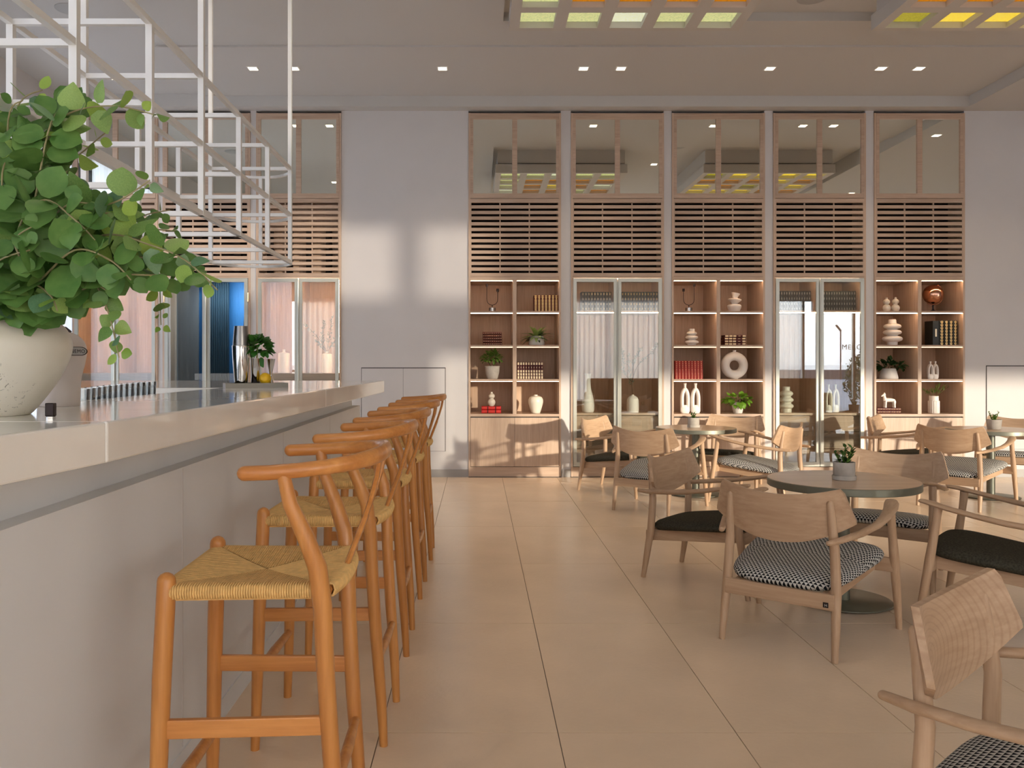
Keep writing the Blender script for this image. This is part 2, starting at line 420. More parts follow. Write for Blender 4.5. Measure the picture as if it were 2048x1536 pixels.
curtain('sheer_curtain', (6.92, -1.33), (7.65, -1.33), .02, 2.72, SHEER3, 'very thin sheer panel added to soften the sun, mirrored in the left door of the fourth cabinet', seed=14)
# exterior, seen only in the reflections
SEA = plain('sea', (.10,.17,.24), .15); PAVE = plain('asphalt', (.22,.22,.25), .8); LOWW = plain('breakwater', (.10,.09,.09), .9)
struct(MB().box(-80, 120, -60, -1.8, -.25, -.12), 'ground', PAVE, smooth=False)
struct(MB().box(-900, 1200, -1800, -60.2, -.5, -.2), 'sea', SEA, smooth=False)
solo(MB().box(-80, 120, -60, -59.4, -.12, .75), 'breakwater', LOWW, 'low dark breakwater wall by the sea, mirrored in the glass door', 'wall', smooth=False)
lp = thing('street_lamp', 'tall street lamp by the sea, mirrored in the glass cabinet door', 'street lamp', (33.05, -58, -.12))
part(MB().tube([(0,0,0),(0,0,4.5)], .06, 8), 'pole', BLACKM, lp); part(MB().beam((-.42,0,4.95),(.02,0,4.42),.22,.12), 'lamp_head', BLACKM, lp)
# ---- access panels in the white wall
def access(name, x0, x1, z0, z1, label, split):
    t = thing(name, label, 'wall cupboard', ((x0+x1)/2, YW-.002, z0)); W = x1-x0; H = z1-z0; g = .006
    part(MB().box(-W/2, W/2, -.001, .0015, 0, H), 'recess', SHADOWGAP, t, smooth=False)
    sx = split-(x0+x1)/2
    for a, b in ((-W/2+g, sx-.0015), (sx+.0015, W/2-g)):
        part(MB().box(a, b, -.006, -.001, g*.5, H-g*1.6), 'door', WALL, t, smooth=False)
access('wall_cupboard', PX(722), PX(891), PZ(903), PZ(735), 'flush white two-door cupboard in the wall between bar and open shelves', PX(806))
access('wall_cupboard', PX(1974), PX(2140), PZ(899), PZ(731), 'flush white cupboard in the wall at the far right', PX(2060))
# ---- downlights, speakers, slot, sprinkler
NTH = ('first','second','third','fourth','fifth','sixth','seventh','eighth')
DL = [f'small square ceiling downlight, {q} from the left in the row before the cabinets' for q in NTH]+['square ceiling downlight behind the rack at the far left','square ceiling downlight mirrored in the rightmost top window','square ceiling downlight mirrored in the second unit top window','square ceiling downlight mirrored low in the fourth unit top window','square ceiling downlight above the middle of the bar rack','square ceiling downlight above the near bar, mirrored at left']
LAMP = emit('lamp_glow', (1.0,.86,.66), 9.0)
for k, (x, y, z) in enumerate([(-2.209,8.27,ZL),(-1.805,8.27,ZL),(-.344,8.27,ZL),(1.043,8.27,ZL),(1.412,8.27,ZL),(2.878,8.27,ZL),(3.97,8.27,ZL),(4.344,8.27,ZL),
        (-3.72,8.6,Zc),(5.6,8.27,ZS),(2.65,5.9,ZH),(6.1,4.8,ZS),(-2.3,5.0,Zc),(-1.2,3.0,Zc)]):
    if k == 0:
        d0 = thing('ceiling_downlight', DL[0], 'downlight', (x,y,z), 0, 'square ceiling downlights')
        part(MB().box(-.052,.052,-.052,.052,-.004,.0), 'trim_ring', plain('white_trim',(.8,.78,.74),.5), d0, smooth=False)
        part(MB().box(-.04,.04,-.04,.04,-.006,-.0042), 'diffuser', LAMP, d0, smooth=False)
    else: dup(d0, (x,y,z), label=DL[k])
    l = bpy.data.lights.new('downlight_beam', 'SPOT'); l.energy = 26; l.spot_size = R(95); l.spot_blend = .6; l.color = (1,.80,.58); l.shadow_soft_size = .05
    o = bpy.data.objects.new('downlight_beam', l); COL.objects.link(o); o.location = (x,y,z-.02)
GR = plain('speaker_grille', (.42,.41,.40), .7)
for (x,y,z,la) in ((2.75,6.9,ZH,'round flush ceiling speaker between the two stained glass panels'),(-3.36,6.94,Zc,'round flush ceiling speaker above the bar')):
    solo(MB().lathe([(0.02,-.006),(.115,-.006),(.122,-.003),(.122,0)], 32), 'ceiling_speaker', GR, la, 'speaker', loc=(x,y,z))
solo(MB().box(-3.73,-3.70,2.5,8.35,Zc-.004,Zc), 'slot_diffuser', DARK, 'long thin black air slot in the ceiling above the bar', 'air vent', smooth=False)
# ---- stained glass ceiling frames
def sg(name, c, s): 
    m, t, b = nt(name); L = t.links.new
    co = t.nodes.new('ShaderNodeTexCoord'); n = t.nodes.new('ShaderNodeTexNoise'); n.inputs['Scale'].default_value = 45; n.inputs['Distortion'].default_value = 1.2
    r = t.nodes.new('ShaderNodeValToRGB'); r.color_ramp.elements[0].position = .3; r.color_ramp.elements[1].position = .7
    r.color_ramp.elements[0].color = (*[x*.72 for x in c],1); r.color_ramp.elements[1].color = (*c,1)
    L(co.outputs['Object'], n.inputs['Vector']); L(n.outputs['Fac'], r.inputs[0]); L(r.outputs[0], b.inputs['Base Color'])
    L(r.outputs[0], b.inputs['Emission Color']); b.inputs['Emission Strength'].default_value = s; b.inputs['Roughness'].default_value = .2
    return m
SGM = {'g': sg('pale_green_glass', (.58,.62,.28), 1.0), 'w': sg('clear_green_glass', (.66,.70,.50), 1.15), 'y': sg('yellow_glass', (.86,.66,.06), 1.0),
       'a': sg('amber_glass', (.62,.25,.005), .7), 'o': sg('olive_glass', (.42,.38,.03), .8)}
FRM = plain('coffer_paint', (.56,.52,.48), .7)
def coffer(x0, y1, nx, ny, pat, label):
    P = .349; W = nx*P+.1; D = ny*P+.1; zt = 4.035-ZH; zb = 3.923-ZH
    t = thing('stained_glass_panel', label, 'ceiling light', (x0+W/2, y1-D/2, ZH), 0, None)
    m = MB()
    m.box(-W/2, W/2, D/2-.06, D/2, zb, zt); m.box(-W/2, W/2, -D/2, -D/2+.06, zb, zt)
    m.box(-W/2, -W/2+.08, -D/2+.06, D/2-.06, zb, zt); m.box(W/2-.08, W/2, -D/2+.06, D/2-.06, zb, zt)
    part(m, 'frame', FRM, t, smooth=False)
    part(MB().box(-W/2+.07, W/2-.07, -D/2+.07, D/2-.07, zt+.011, zt+.03), 'shadow_gap', DARK, t, smooth=False)
    part(MB().box(-W/2+.03, W/2-.03, -D/2+.03, D/2-.03, zt+.03, -.001), 'mount', FRM, t, smooth=False)
    part(MB().box(-W/2, W/2, -D/2, D/2, zt+.001, zt+.011), 'backing', FRM, t, smooth=False)
    for i in range(1, nx): part(MB().box(-W/2+.05+i*P-.048, -W/2+.05+i*P+.048, -D/2+.06, D/2-.06, zb, zb+.045), 'mullion', FRM, t, smooth=False)
    for i in range(nx):
        for j in range(1, ny):
            xa = -W/2+.08 if i == 0 else -W/2+.05+i*P+.048; xb = W/2-.08 if i == nx-1 else -W/2+.05+(i+1)*P-.048
            part(MB().box(xa, xb, D/2-.05-j*P-.048, D/2-.05-j*P+.048, zb, zb+.045), 'crossbar', FRM, t, smooth=False)
    for i in range(nx):
        for j in range(ny):
            cx = -W/2+.05+(i+.5)*P; cy = D/2-.05-(j+.5)*P
            part(MB().box(-.155,.155,-.155,.155,0,.008), 'glass_pane', SGM[pat[j % len(pat)][i % len(pat[0])]], t, loc=(cx, cy, zb+.048), smooth=False)
coffer(.253, 6.76, 5, 5, ['ggwgg','gaaaa','gayaw','waaga','gygaw'], 'white coffered ceiling panel with pale green and amber glass panes')
coffer(3.165, 6.76, 5, 5, ['oyyyy','aaaya','yaoay','yyyaa','ayyoy'], 'white coffered ceiling panel with mostly yellow panes, at the right')

# ================================================================ CABINETS
LED = emit('led_strip', (1.0,.66,.40), 40.0)
SLAT_Z = [3.068-.022-.0627*k for k in range(0, 15)]
BLUE = plain('blue_wall', (.03,.20,.52), .6); TEAL = plain('mirrored_drape_teal', (.015,.045,.075), .7)
LEDGE = []
SH = {}
def cabinet(i, a, b, kind, label):
    X0, X1 = PX(a), PX(b); W = X1-X0; xc = (X0+X1)/2
    t = thing('display_cabinet', label, 'cabinet', (xc, YF, 0)); D = .50
    for s in (-1, 1):
        part(MB().box(min(s*W/2, s*(W/2-.02)), max(s*W/2, s*(W/2-.02)), 0, .58, 0, 4.009), 'side_panel', CABW, t, smooth=False)
    h = W/2-.02
    part(MB().box(-h, h, .56, .575, 0, 4.009), 'back_panel', CABIN, t, smooth=False)
    # top mirror windows
    m = MB(); f = .052
    m.box(-h, h, -.004, .03, 3.943, 4.005); m.box(-h, h, -.004, .03, 3.070, 3.123)
    m.box(-h, -h+f-.02, -.004, .03, 3.123, 3.943); m.box(h-f+.02, h, -.004, .03, 3.123, 3.943); m.box(-.027, .027, -.004, .03, 3.123, 3.943)
    part(m, 'window_frame', CABH, t, smooth=False)
    for s in (-1, 1):
        x = sorted((s*.027, s*(h-f+.02))); part(MB().box(x[0], x[1], .012, .018, 3.123, 3.943), 'mirror_pane', MIRROR, t, smooth=False)
    part(MB().box(-h, h, .03, .05, 3.07, 4.009), 'window_backing', CABIN, t, smooth=False)
    # slatted grille
    m = MB(); m.box(-h, h, 0, .03, 3.022, 3.066); m.box(-h, h, 0, .03, 2.211, 2.248)
    m.box(-h, -h+.012, .0, .03, 2.248, 3.022); m.box(h-.012, h, .0, .03, 2.248, 3.022)
    part(m, 'grille_frame', CABH, t, smooth=False)
    for s in (-1, 1): part(MB().box(s*h/3*.99-.006, s*h/3*.99+.006, .012, .03, 2.235, 3.040), 'batten', CABW, t, smooth=False)
    sm = MB().box(-h+.012, h-.012, .002, .02, -.0175, .0175).mesh('slat', CABH, False)
    for k in range(12): part(sm, 'slat', None, t, loc=(0, 0, 2.2921+.0623*k))
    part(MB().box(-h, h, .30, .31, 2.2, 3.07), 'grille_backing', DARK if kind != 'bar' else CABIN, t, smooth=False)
    if kind == 'bar' or kind == 'blue':
        for k in range(4): part(MB().box(-h+.05+k*.22, -h+.12+k*.22, .2, .23, 2.22, 2.75), 'inner_strut', DARK, t, smooth=False)
    # lower body
    part(MB().box(-h, h, 0, D, 2.193, 2.209), 'top_board', CABH, t, smooth=False)
    part(MB().box(-h-.0, h, .0, .02, 0, .112), 'plinth', CABH, t, smooth=False)
    part(MB().box(-W/2, W/2, -.012, .0, 0, .006), 'foot_strip', SHADOWGAP, t, smooth=False)
    if kind == 'open':
        part(MB().box(-h, h, 0, .56, 2.165, 2.193), 'top_shelf', CABH, t, smooth=False)
        part(MB().box(-.02, .02, 0, .56, .696, 2.165), 'divider', CABW, t, smooth=False)
        part(MB().box(-h, h, -.003, .56, .668, .696), 'base_top', CABH, t, smooth=False)
        for z in (1.819, 1.4446, 1.068):
            for s in (-1, 1):
                x = sorted((s*.02, s*h)); part(MB().box(x[0], x[1], .004, .56, z-.011, z+.011), 'shelf', CABH, t, smooth=False)
        for z, st in ((2.165,1),(1.808,1),(1.4336,.55),(1.057,.45)):
            for s in (-1, 1):
                x = sorted((s*.024, s*(h-.004)))
                part(MB().box(x[0], x[1], .008, .016, z-.0045, z-.0005), 'led_strip', LED if st == 1 else LED2, t, smooth=False)
        for s in (-1, 1):
            x = sorted((s*.0015, s*(h-.004))); part(MB().box(x[0], x[1], 0, .018, .118, .655), 'door', CABW, t, smooth=False)
        part(MB().box(-h, h, .02, .03, .1, .668), 'carcass', SHADOWGAP, t, smooth=False)
    elif kind in ('glass', 'bar'):
        if kind == 'glass':
            zt = 1.830; part(MB().box(-h, h, .03, .56, zt-.011, zt+.011), 'shelf', CABH, t, smooth=False)
            part(MB().box(-h+.02, h-.02, .04, .05, zt-.019, zt-.0115), 'led_strip', LED, t, smooth=False)
            part(MB().box(-h, h, .03, .56, .68, .705), 'base_top', CABH, t, smooth=False)
            part(MB().box(-.011, .011, .05, .56, .705, 2.193), 'divider', CABW, t, smooth=False)
            for s in (-1, 1):
                for z0, z1 in ((.50,.672),(.31,.492),(.12,.302)):
                    x = sorted((s*.012, s*(h-.01))); part(MB().box(x[0], x[1], .06, .08, z0, z1), 'drawer', CABH, t, smooth=False)
        else:
            part(MB().box(-h, h, .03, .56, 1.06, 1.145), 'shelf', CABH, t, smooth=False)
            part(MB().box(-h, h, .03, .56, .68, .705), 'base_top', CABH, t, smooth=False)
            part(MB().box(-.011, .011, .05, .56, .705, 2.193), 'divider', CABW, t, smooth=False)
            part(MB().box(-h, h, .08, .10, 0, .68), 'drawer', CABH, t, smooth=False)
        part(MB().box(-h+.02, h-.02, .04, .05, 2.185, 2.192), 'led_strip', LED, t, smooth=False)
        if kind == 'bar':
            for q in (-h+.004, -.020, .014, h-.010): part(MB().box(q, q+.006, .05, .056, 1.15, 2.18), 'led_strip', LED, t, smooth=False)
    else:
        part(MB().box(-h, h, .545, .555, 0, 2.2), 'blue_wall', BLUE, t, smooth=False)
        l = area('blue_fill_light', (xc+.2, YF+.12, 2.1), (R(35),0,0), .5, .1, 9, (.75,.88,1))  # added lamp inside the cabinet to brighten its blue wall
        m = MB(); m.grid(lambda i, j: (-h+.33+i*.0052, .40+.018*math.sin(i*1.25), .1+j*2.08), 34, 2); m.grid(lambda i, j: (-.03+i*.0052, .40+.018*math.sin(i*1.25), .1+j*2.08), 32, 2)
        part(m, 'mirrored_drape', TEAL, t, ang=None)  # folded sheet stands in for the dark drape reflected in the glass
        part(MB().box(-h, -h+.25, .38, .40, .1, 2.19), 'grey_panel', plain('grey_panel', (.16,.17,.19), .5), t, smooth=False)
        m = MB().tube([(.36,.35,2.19),(.34,.34,1.95),(.325,.33,1.75),(.315,.33,1.62)], .003, 6)
        part(m, 'flex', BLACKM, t); part(MB().tube([(.30,.33,1.56),(.26,.33,1.585)], [.028,.004], 10), 'lamp_shade', plain('dark_red_shade', (.08,.012,.015), .4), t)
    if kind != 'open':
        for s in (-1, 1):
            x0, x1 = sorted((s*.003, s*(h-.004))); m = MB(); q = .038
            m.box(x0, x1, -.010, .016, 2.150, 2.190); m.box(x0, x1, -.010, .016, .12, .168)
            m.box(x0, x0+q, -.010, .016, .168, 2.150); m.box(x1-q, x1, -.010, .016, .168, 2.150)
            fo = part(m, 'glass_door', DFRAME, t, smooth=False)
            part(MB().box(x0+q, x1-q, .0, .004, .168, 2.150), 'pane', PANE, fo, smooth=False)
        part(MB().tube([(0,-.022,.22),(0,-.022,2.15)], .009, 8), 'door_handle', DFRAME, t)
        if kind == 'blue':
            for z in (1.0, 1.98):
                for s in (-1, 1): part(MB().tube([(s*(h+.0),-.012,z-.05),(s*(h+.0),-.012,z+.05)], .009, 8), 'hinge', BRASS, t)
    SH[i] = (xc, W)
    return t
LED2 = emit('led_strip_dim', (1.0,.66,.40), 14.0)
LAB = ['open oak shelf unit nearest the bar, with candle holder and brown-gold books',
       'glass-door cabinet with books on top and a bottle vase, second unit from the bar',
       'open oak shelf unit holding the ring-shaped vase and red books, centre of the five',
       'glass-door cabinet mirroring the sea and street lamp, between two open shelf units',
       'open oak shelf unit with the copper globe, farthest right',
       'glass-door cabinet with olive branches, next to the white wall behind the bar',
       'glass-door cabinet showing a bright blue interior behind the bar',
       'glass-door cabinet with empty oak interior, leftmost, behind the leaves']
for i, (a, b, k) in enumerate(CABS): cabinet(i, a, b, k, LAB[i])
# ================================================================ BAR
BT = 1.1146; BTH = .092
bar = thing('bar_counter', 'long white bar counter with polished pale stone top and overhang', 'bar', (-1.1, 3.5, 0))
def lb(m):   # shift world-coordinates mesh builder into the bar's frame
    m.v = [(x+1.1, y-3.5, z) for x, y, z in m.v]; return m
part(lb(MB().box(-1.34, -.895, .6, 6.40, .0, .929)), 'front_panel', BARP, bar, smooth=False)
part(lb(MB().box(-1.34, -.95, .6, 6.36, .929, BT-BTH)), 'neck', BARP, bar, smooth=False)
part(lb(MB().box(-.897, -.889, .6, 6.40, 0, .075)), 'plinth', BARP, bar, smooth=False)
for y in (1.35, 2.55, 3.87, 5.1): part(lb(MB().box(-.8955, -.8945, y, y+.004, .08, .925)), 'panel_joint', WALL, bar, smooth=False)
front = [(-.96,.62),(-.90,1.05),(-.856,1.507),(-.8405,1.664),(-.82,1.862),(-.797,3.10),(-.776,4.3),(-.748,5.85),(-.734,6.62)]
def slab(pts, name='countertop'):
    m = MB(); m.prism(pts, BT-BTH, BT); part(lb(m), name, STONE, bar, smooth=False, bevel=.005)
slab([(-1.39,.62)]+front[:4]+[(-.8205,1.857),(-1.39,1.857)])
slab([(-1.39,1.861),(-.8198,1.861)]+[front[5],(-.7755,4.298),(-1.39,4.298)])
slab([(-1.39,4.302),(-.7755,4.302),front[7],front[8],(-1.39,6.62)])
slab([(-4.0,4.55),(-1.394,4.55),(-1.394,6.62),(-4.0,6.62)])
part(lb(MB().box(-3.95,-1.36,4.65,5.0,0,BT-BTH).box(-3.95,-1.36,6.2,6.5,0,BT-BTH)), 'return_panel', BARP, bar, smooth=False)


# glasses on a raised rack behind the counter
gr = solo(MB().box(-.155,.175,-.8,.85,0,.985).box(-.155,.175,-.8,.85,.992,1.010), 'glass_rack', BLACKM, 'black under-counter unit holding the row of glasses behind the bar', 'rack', loc=(-1.595,3.60,0), smooth=False)
GLS = glassy('drinking_glass', (.90,.92,.92), .18)
gm = MB().lathe([(.022,.0),(.024,.004),(.030,.12),(.0305,.143),(.0285,.143),(.022,.01),(.0,.008)], 14).mesh('tumbler', GLS)
for k in range(13):
    t_ = k/12; Yg = 3.0+1.3*t_
    o = part(gm, 'tumbler', None); o.location = (PX(162+138*t_, Yg), Yg, 1.0105)
    tag(o, 'clear drinking glass standing in the black rack behind the bar', 'glass', 'drinking glasses in the bar well')

# ================================================================ BAR STOOLS
def make_stool():
    t = thing('bar_stool', '', 'bar stool', (0,0,0))
    for s in (-1, 1):
        part(MB().tube([(-.213,.215*s,0),(-.206,.212*s,.25),(-.198,.205*s,.55),(-.192,.20*s,.70),(-.190,.199*s,.758)], [.0145,.0185,.021,.021,.0205], 14, rnd_end=(0,1)), 'leg', STOOL, t)
        part(MB().tube([(.198,.18*s,0),(.190,.186*s,.16),(.175,.192*s,.36),(.163,.200*s,.56),(.158,.206*s,.70),(.148,.214*s,.79),(.122,.226*s,.865),(.092,.238*s,.935),(.078,.245*s,1.005)],
             [.0135,.0175,.020,.0205,.0215,.0215,.019,.0165,.0145], 14), 'leg', STOOL, t)
        part(MB().beam((-.20,.208*s,.433),(.172,.193*s,.433),.016,.042), 'stretcher', STOOLX, t, smooth=False, bevel=.003)
    part(MB().tube([(-.205,-.212,.245),(-.207,0,.245),(-.205,.212,.245)], [.013,.0165,.013], 12), 'footrest', STOOL, t)
    part(MB().tube([(.183,-.190,.288),(.185,0,.288),(.183,.190,.288)], [.011,.0145,.011], 12), 'stretcher', STOOL, t)
    # crest rail
    P = [(-.005,-.247,1.004),(.05,-.249,1.006),(.11,-.242,1.01),(.165,-.222,1.014),(.215,-.188,1.019),(.252,-.14,1.024),(.275,-.075,1.028),(.283,0,1.03)]
    P = P+[(x,-y,z) for x,y,z in P[-2::-1]]
    rr = [(.0155,.0165),(.016,.0165),(.016,.0165),(.0155,.017),(.0145,.018),(.013,.0195),(.0125,.020),(.0125,.0205)]; rr = rr+rr[-2::-1]
    part(MB().tube(P, rr, 14, up=(0,0,1), rnd_end=(1,1)), 'crest_rail', STOOLX, t)
    # Y-shaped back splat
    m = MB(); m.tube([(.180,0,.735),(.205,0,.80),(.232,0,.87)], [(.016,.008)]*3, 8, up=(1,0,0))
    for s in (-1, 1): m.tube([(.226,.004*s,.855),(.245,.022*s,.91),(.263,.052*s,.97),(.272,.068*s,1.02)], [(.009,.0065)]*4, 8, up=(1,0,0))
    part(m, 'back_splat', STOOLX, t)
    # seat rails
    m = MB()
    for s in (-1,1): m.tube([(-.19,.198*s,.735),(.155,.190*s,.735)], .0125, 8)
    m.tube([(-.19,-.20,.735),(-.19,.20,.735)], .0125, 8); m.tube([(.165,-.19,.735),(.188,0,.735),(.165,.19,.735)], .0125, 8)
    part(m, 'seat_rail', STOOLX, t)
    # woven paper-cord seat, cord by cord (four triangles meeting in the middle)
    m = MB(); r = .0030; pitch = .0056; cx = -.012
    def zz(x, y):   # saddle dip
        u = (x-cx)/.18; v = y/.195; return .7505-.014*max(0,1-max(abs(u),abs(v))**1.5)
    y = -.188
    def rear(y): return .166+.022*(1-(y/.19)**2)
    while y <= .1885:       # cords running front-rear: left and right triangles + wrap
        lim = abs(y)/.195*.172; jz = rnd.uniform(-.0006,.0006)
        for sgn in (-1, 1):
            e = -.19 if sgn < 0 else rear(y)
            ib = cx+sgn*(lim+.002)
            if abs(e-ib) > .008:
                pts = [(ib,y,zz(ib,y)-.001)]+[(ib+(e-ib)*q,y+rnd.uniform(-.0004,.0004),zz(ib+(e-ib)*q,y)+jz) for q in (.35,.7,.96)]
                pts += [(e+sgn*.0125,y,.7475),(e+sgn*.0165,y,.735),(e+sgn*.012,y,.7225),(e-sgn*.01,y,.7185)]
            else: pts = [(e-sgn*.01,y,zz(e,y)),(e+sgn*.0125,y,.7475),(e+sgn*.0165,y,.735),(e+sgn*.012,y,.7225),(e-sgn*.01,y,.7185)]
            m.tube(pts, r, 5, caps=False)
        y += pitch
    x = -.183
    while x <= .165:        # cords running side-side
        q_ = min(1, abs(x-cx)/.172); lim = q_*.195
        hw = .199-.009*(x+.19)/.35
        for sgn in (-1, 1):
            e = sgn*hw; ib = sgn*(lim+.002)
            if lim+.004 > hw: ib = sgn*(hw-.012)
            yy = [ib+(e-ib)*q for q in (0,.35,.7,.95)]
            pts = [(x+rnd.uniform(-.0004,.0004),v,zz(x,v)+(0 if k else -.001)) for k, v in enumerate(yy)]
            pts += [(x,e+sgn*.0125,.7475),(x,e+sgn*.0165,.735),(x,e+sgn*.012,.7225),(x,e-sgn*.012,.7185)]
            m.tube(pts, r, 5, caps=False)
        x += pitch
    part(m, 'woven_seat', CORD, t, ang=None)
    part(MB().hexa([(-.18,-.19,.712),(.155,-.18,.712),(.155,.18,.712),(-.18,.19,.712),(-.175,-.185,.7345),(.15,-.175,.7345),(.15,.175,.7345),(-.175,.185,.7345)]), 'seat_filling', CORD, t, smooth=False)
    m = MB(); m.tube([(.182,-.012,.752),(.196,-.012,.742),(.196,.012,.742),(.182,.012,.752)], .0045, 6); part(m, 'cord_knot', CORD, t)
    return t
st0 = make_stool()
SLAB = ['honey wood bar stool with woven cord seat, nearest the camera','honey wood bar stool with woven seat, second from the camera',
        'honey wood bar stool, third of five along the bar','honey wood bar stool, fourth from the camera, before the last',
        'honey wood bar stool at the far end of the bar, farthest from the camera']
for k, (x, y, rz) in enumerate([(-.507,2.075,1.2),(-.500,2.92,-1),(-.502,3.755,.5),(-.500,4.63,-.6),(-.498,5.51,1)]):
    if k == 0: st0.location = (x,y,0); st0.rotation_euler = (0,0,R(rz)); st0['label'] = SLAB[0]; st0['group'] = 'bar stools'
    else: dup(st0, (x,y,0), R(rz), SLAB[k], 'bar stools')

# ================================================================ LOUNGE CHAIRS
def fabric():
    m, t, b = nt('triangle_weave_fabric'); L = t.links.new
    co = t.nodes.new('ShaderNodeTexCoord'); sx = t.nodes.new('ShaderNodeSeparateXYZ'); L(co.outputs['Object'], sx.inputs[0])
    def M(op, a, bb=None, cc=None):
        n = t.nodes.new('ShaderNodeMath'); n.operation = op
        for i, v in enumerate((a, bb, cc)):
            if v is None: continue
            if isinstance(v, (int, float)): n.inputs[i].default_value = v
            else: L(v, n.inputs[i])
        return n.outputs[0]
    z = sx.outputs['Z']
    zr = M('SUBTRACT', z, .374); sgy = M('SIGN', M('SUBTRACT', .325, sx.outputs['Y'])); sgx = M('SIGN', sx.outputs['X'])
    u = M('MULTIPLY', M('SUBTRACT', sx.outputs['X'], M('MULTIPLY', M('MULTIPLY', M('ADD', zr, M('MULTIPLY', M('SUBTRACT', .325, sx.outputs['Y']), .115)), sgx), M('GREATER_THAN', M('ABSOLUTE', sx.outputs['X']), .2))), 1/.0185)
    v = M('MULTIPLY', M('ADD', sx.outputs['Y'], M('MULTIPLY', zr, sgy)), 1/.0165)
    fv = M('FRACT', v); fl = M('FLOOR', v); uu = M('ADD', u, M('MULTIPLY', fl, .5)); fu = M('FRACT', uu)
    tri = M('MULTIPLY', M('ABSOLUTE', M('SUBTRACT', fu, .5)), 2.0)
    k = M('LESS_THAN', tri, M('ADD', M('MULTIPLY', fv, .95), .07))
    mx = t.nodes.new('ShaderNodeMix'); mx.data_type = 'RGBA'; L(k, mx.inputs[0])
    mx.inputs[6].default_value = (.012,.013,.017,1); mx.inputs[7].default_value = (.58,.565,.53,1)
    L(mx.outputs[2], b.inputs['Base Color']); b.inputs['Roughness'].default_value = .9; b.inputs['Specular IOR Level'].default_value = .1
    return m
FAB = fabric()
FABD = plain('dark_olive_fabric', (.050,.046,.034), .95, spec=.1, noise=.45, nscale=120)
def cushion(mat, name='seat_cushion'):
    m = MB(); n = 56
    def out(sc, inset):
        pts = []
        for i in range(n):
            a = 2*math.pi*i/n; ca, sa = math.cos(a), math.sin(a); p = .42
            x = math.copysign(abs(ca)**p, ca); y = math.copysign(abs(sa)**p, sa)
            yy = .325+y*(.315-inset); hw = .232+.085*(yy/.64)
            pts.append((x*(hw-inset), yy))
        return pts
    def zb(y): return .272+.115*y
    rings = [(.05,0.0),(.012,.001),(.0,.012),(-.004,.024),(.0,.036),(.012,.047),(.04,.056),(.09,.062),(.15,.065),(.2,.066)]
    prev = None
    for ins, dz in rings:
        pts = out(1, ins); ring = m.ring([(x, y, zb(y)+dz) for x, y in pts])
        if prev: m.bridge(prev, ring)
        else: m.face(list(reversed(ring)))
        prev = ring
    m.face(prev)
    return m.mesh(name, mat, True, 60)
def backrest():
    m = MB(); nx, nz = 33, 12; HW = .305
    def zt(x):
        a = abs(x); return .682+.04*(a/.262)**2 if a < .262 else .722-(a-.262)/(HW-.262)*.137
    def zb(x):
        a = abs(x)/HW; return .472+.098*(a**2.1)
    def y0(x, z): return .006+.085*(x/HW)**2-(z-.5)*.16
    xs_ = [HW*math.sin(math.pi/2*(-1+2*i/(nx-1))) for i in range(nx)]
    def surf(off):
        rows = []
        for j in range(nz):
            r = []
            for x in xs_:
                z = zb(x)+(zt(x)-zb(x))*j/(nz-1)
                xx = x; r.append((xx, y0(x, z)+off, z))
            rows.append(m.ring(r))
        return rows
    A = surf(-.009); B = surf(.009)
    for j in range(nz-1):
        for i in range(nx-1):
            m.face((A[j][i],A[j][i+1],A[j+1][i+1],A[j+1][i])); m.face((B[j][i+1],B[j][i],B[j+1][i],B[j+1][i+1]))
    for i in range(nx-1):
        m.face((A[0][i+1],A[0][i],B[0][i],B[0][i+1])); m.face((A[-1][i],A[-1][i+1],B[-1][i+1],B[-1][i]))
    for j in range(nz-1):
        m.face((A[j][0],A[j+1][0],B[j+1][0],B[j][0])); m.face((A[j+1][-1],A[j][-1],B[j][-1],B[j+1][-1]))
    return m
def make_chair():
    t = thing('lounge_chair', '', 'chair', (0,0,0))
    for s in (-1, 1):
        part(MB().tube([(.245*s,-.012,0),(.243*s,.008,.12),(.238*s,.034,.28),(.229*s,.042,.46),(.220*s,.027,.60),(.217*s,.018,.655)], [.0135,.018,.0215,.0205,.0175,.0155], 14, rnd_end=(0,1)), 'leg', BEECH, t)
        part(MB().tube([(.335*s,.655,0),(.332*s,.635,.14),(.326*s,.605,.33),(.320*s,.580,.50),(.318*s,.572,.578)], [.0135,.018,.0215,.018,.020], 14), 'leg', BEECH, t)
        part(MB().tube([(.232*s,-.045,.502),(.258*s,.03,.505),(.300*s,.16,.518),(.326*s,.30,.535),(.334*s,.42,.556),(.328*s,.53,.578),(.315*s,.60,.594),(.303*s,.645,.600)],
             [(.013,.011),(.016,.0135),(.019,.014),(.022,.0135),(.026,.0125),(.031,.0115),(.032,.011),(.026,.009)], 14, up=(0,0,1), rnd_end=(1,1)), 'armrest', BEECHY, t)
        part(MB().beam((.190*s,.02,.243),(.235*s,.60,.308),.022,.060), 'side_rail', BEECHY, t, smooth=False, bevel=.003)
    part(MB().beam((-.238,.012,.243),(.238,.012,.243),.022,.068), 'rear_rail', BEECHX, t, smooth=False, bevel=.003)
    part(MB().beam((-.325,.602,.308),(.325,.602,.308),.022,.066), 'front_rail', BEECHX, t, smooth=False, bevel=.003)
    part(backrest(), 'backrest', BEECHX, t, bevel=.004, ang=50)
    part(CUSH_P, 'seat_cushion', None, t)
    return t
CUSH_P = cushion(FAB); CUSH_D = cushion(FABD)
ch0 = make_chair()
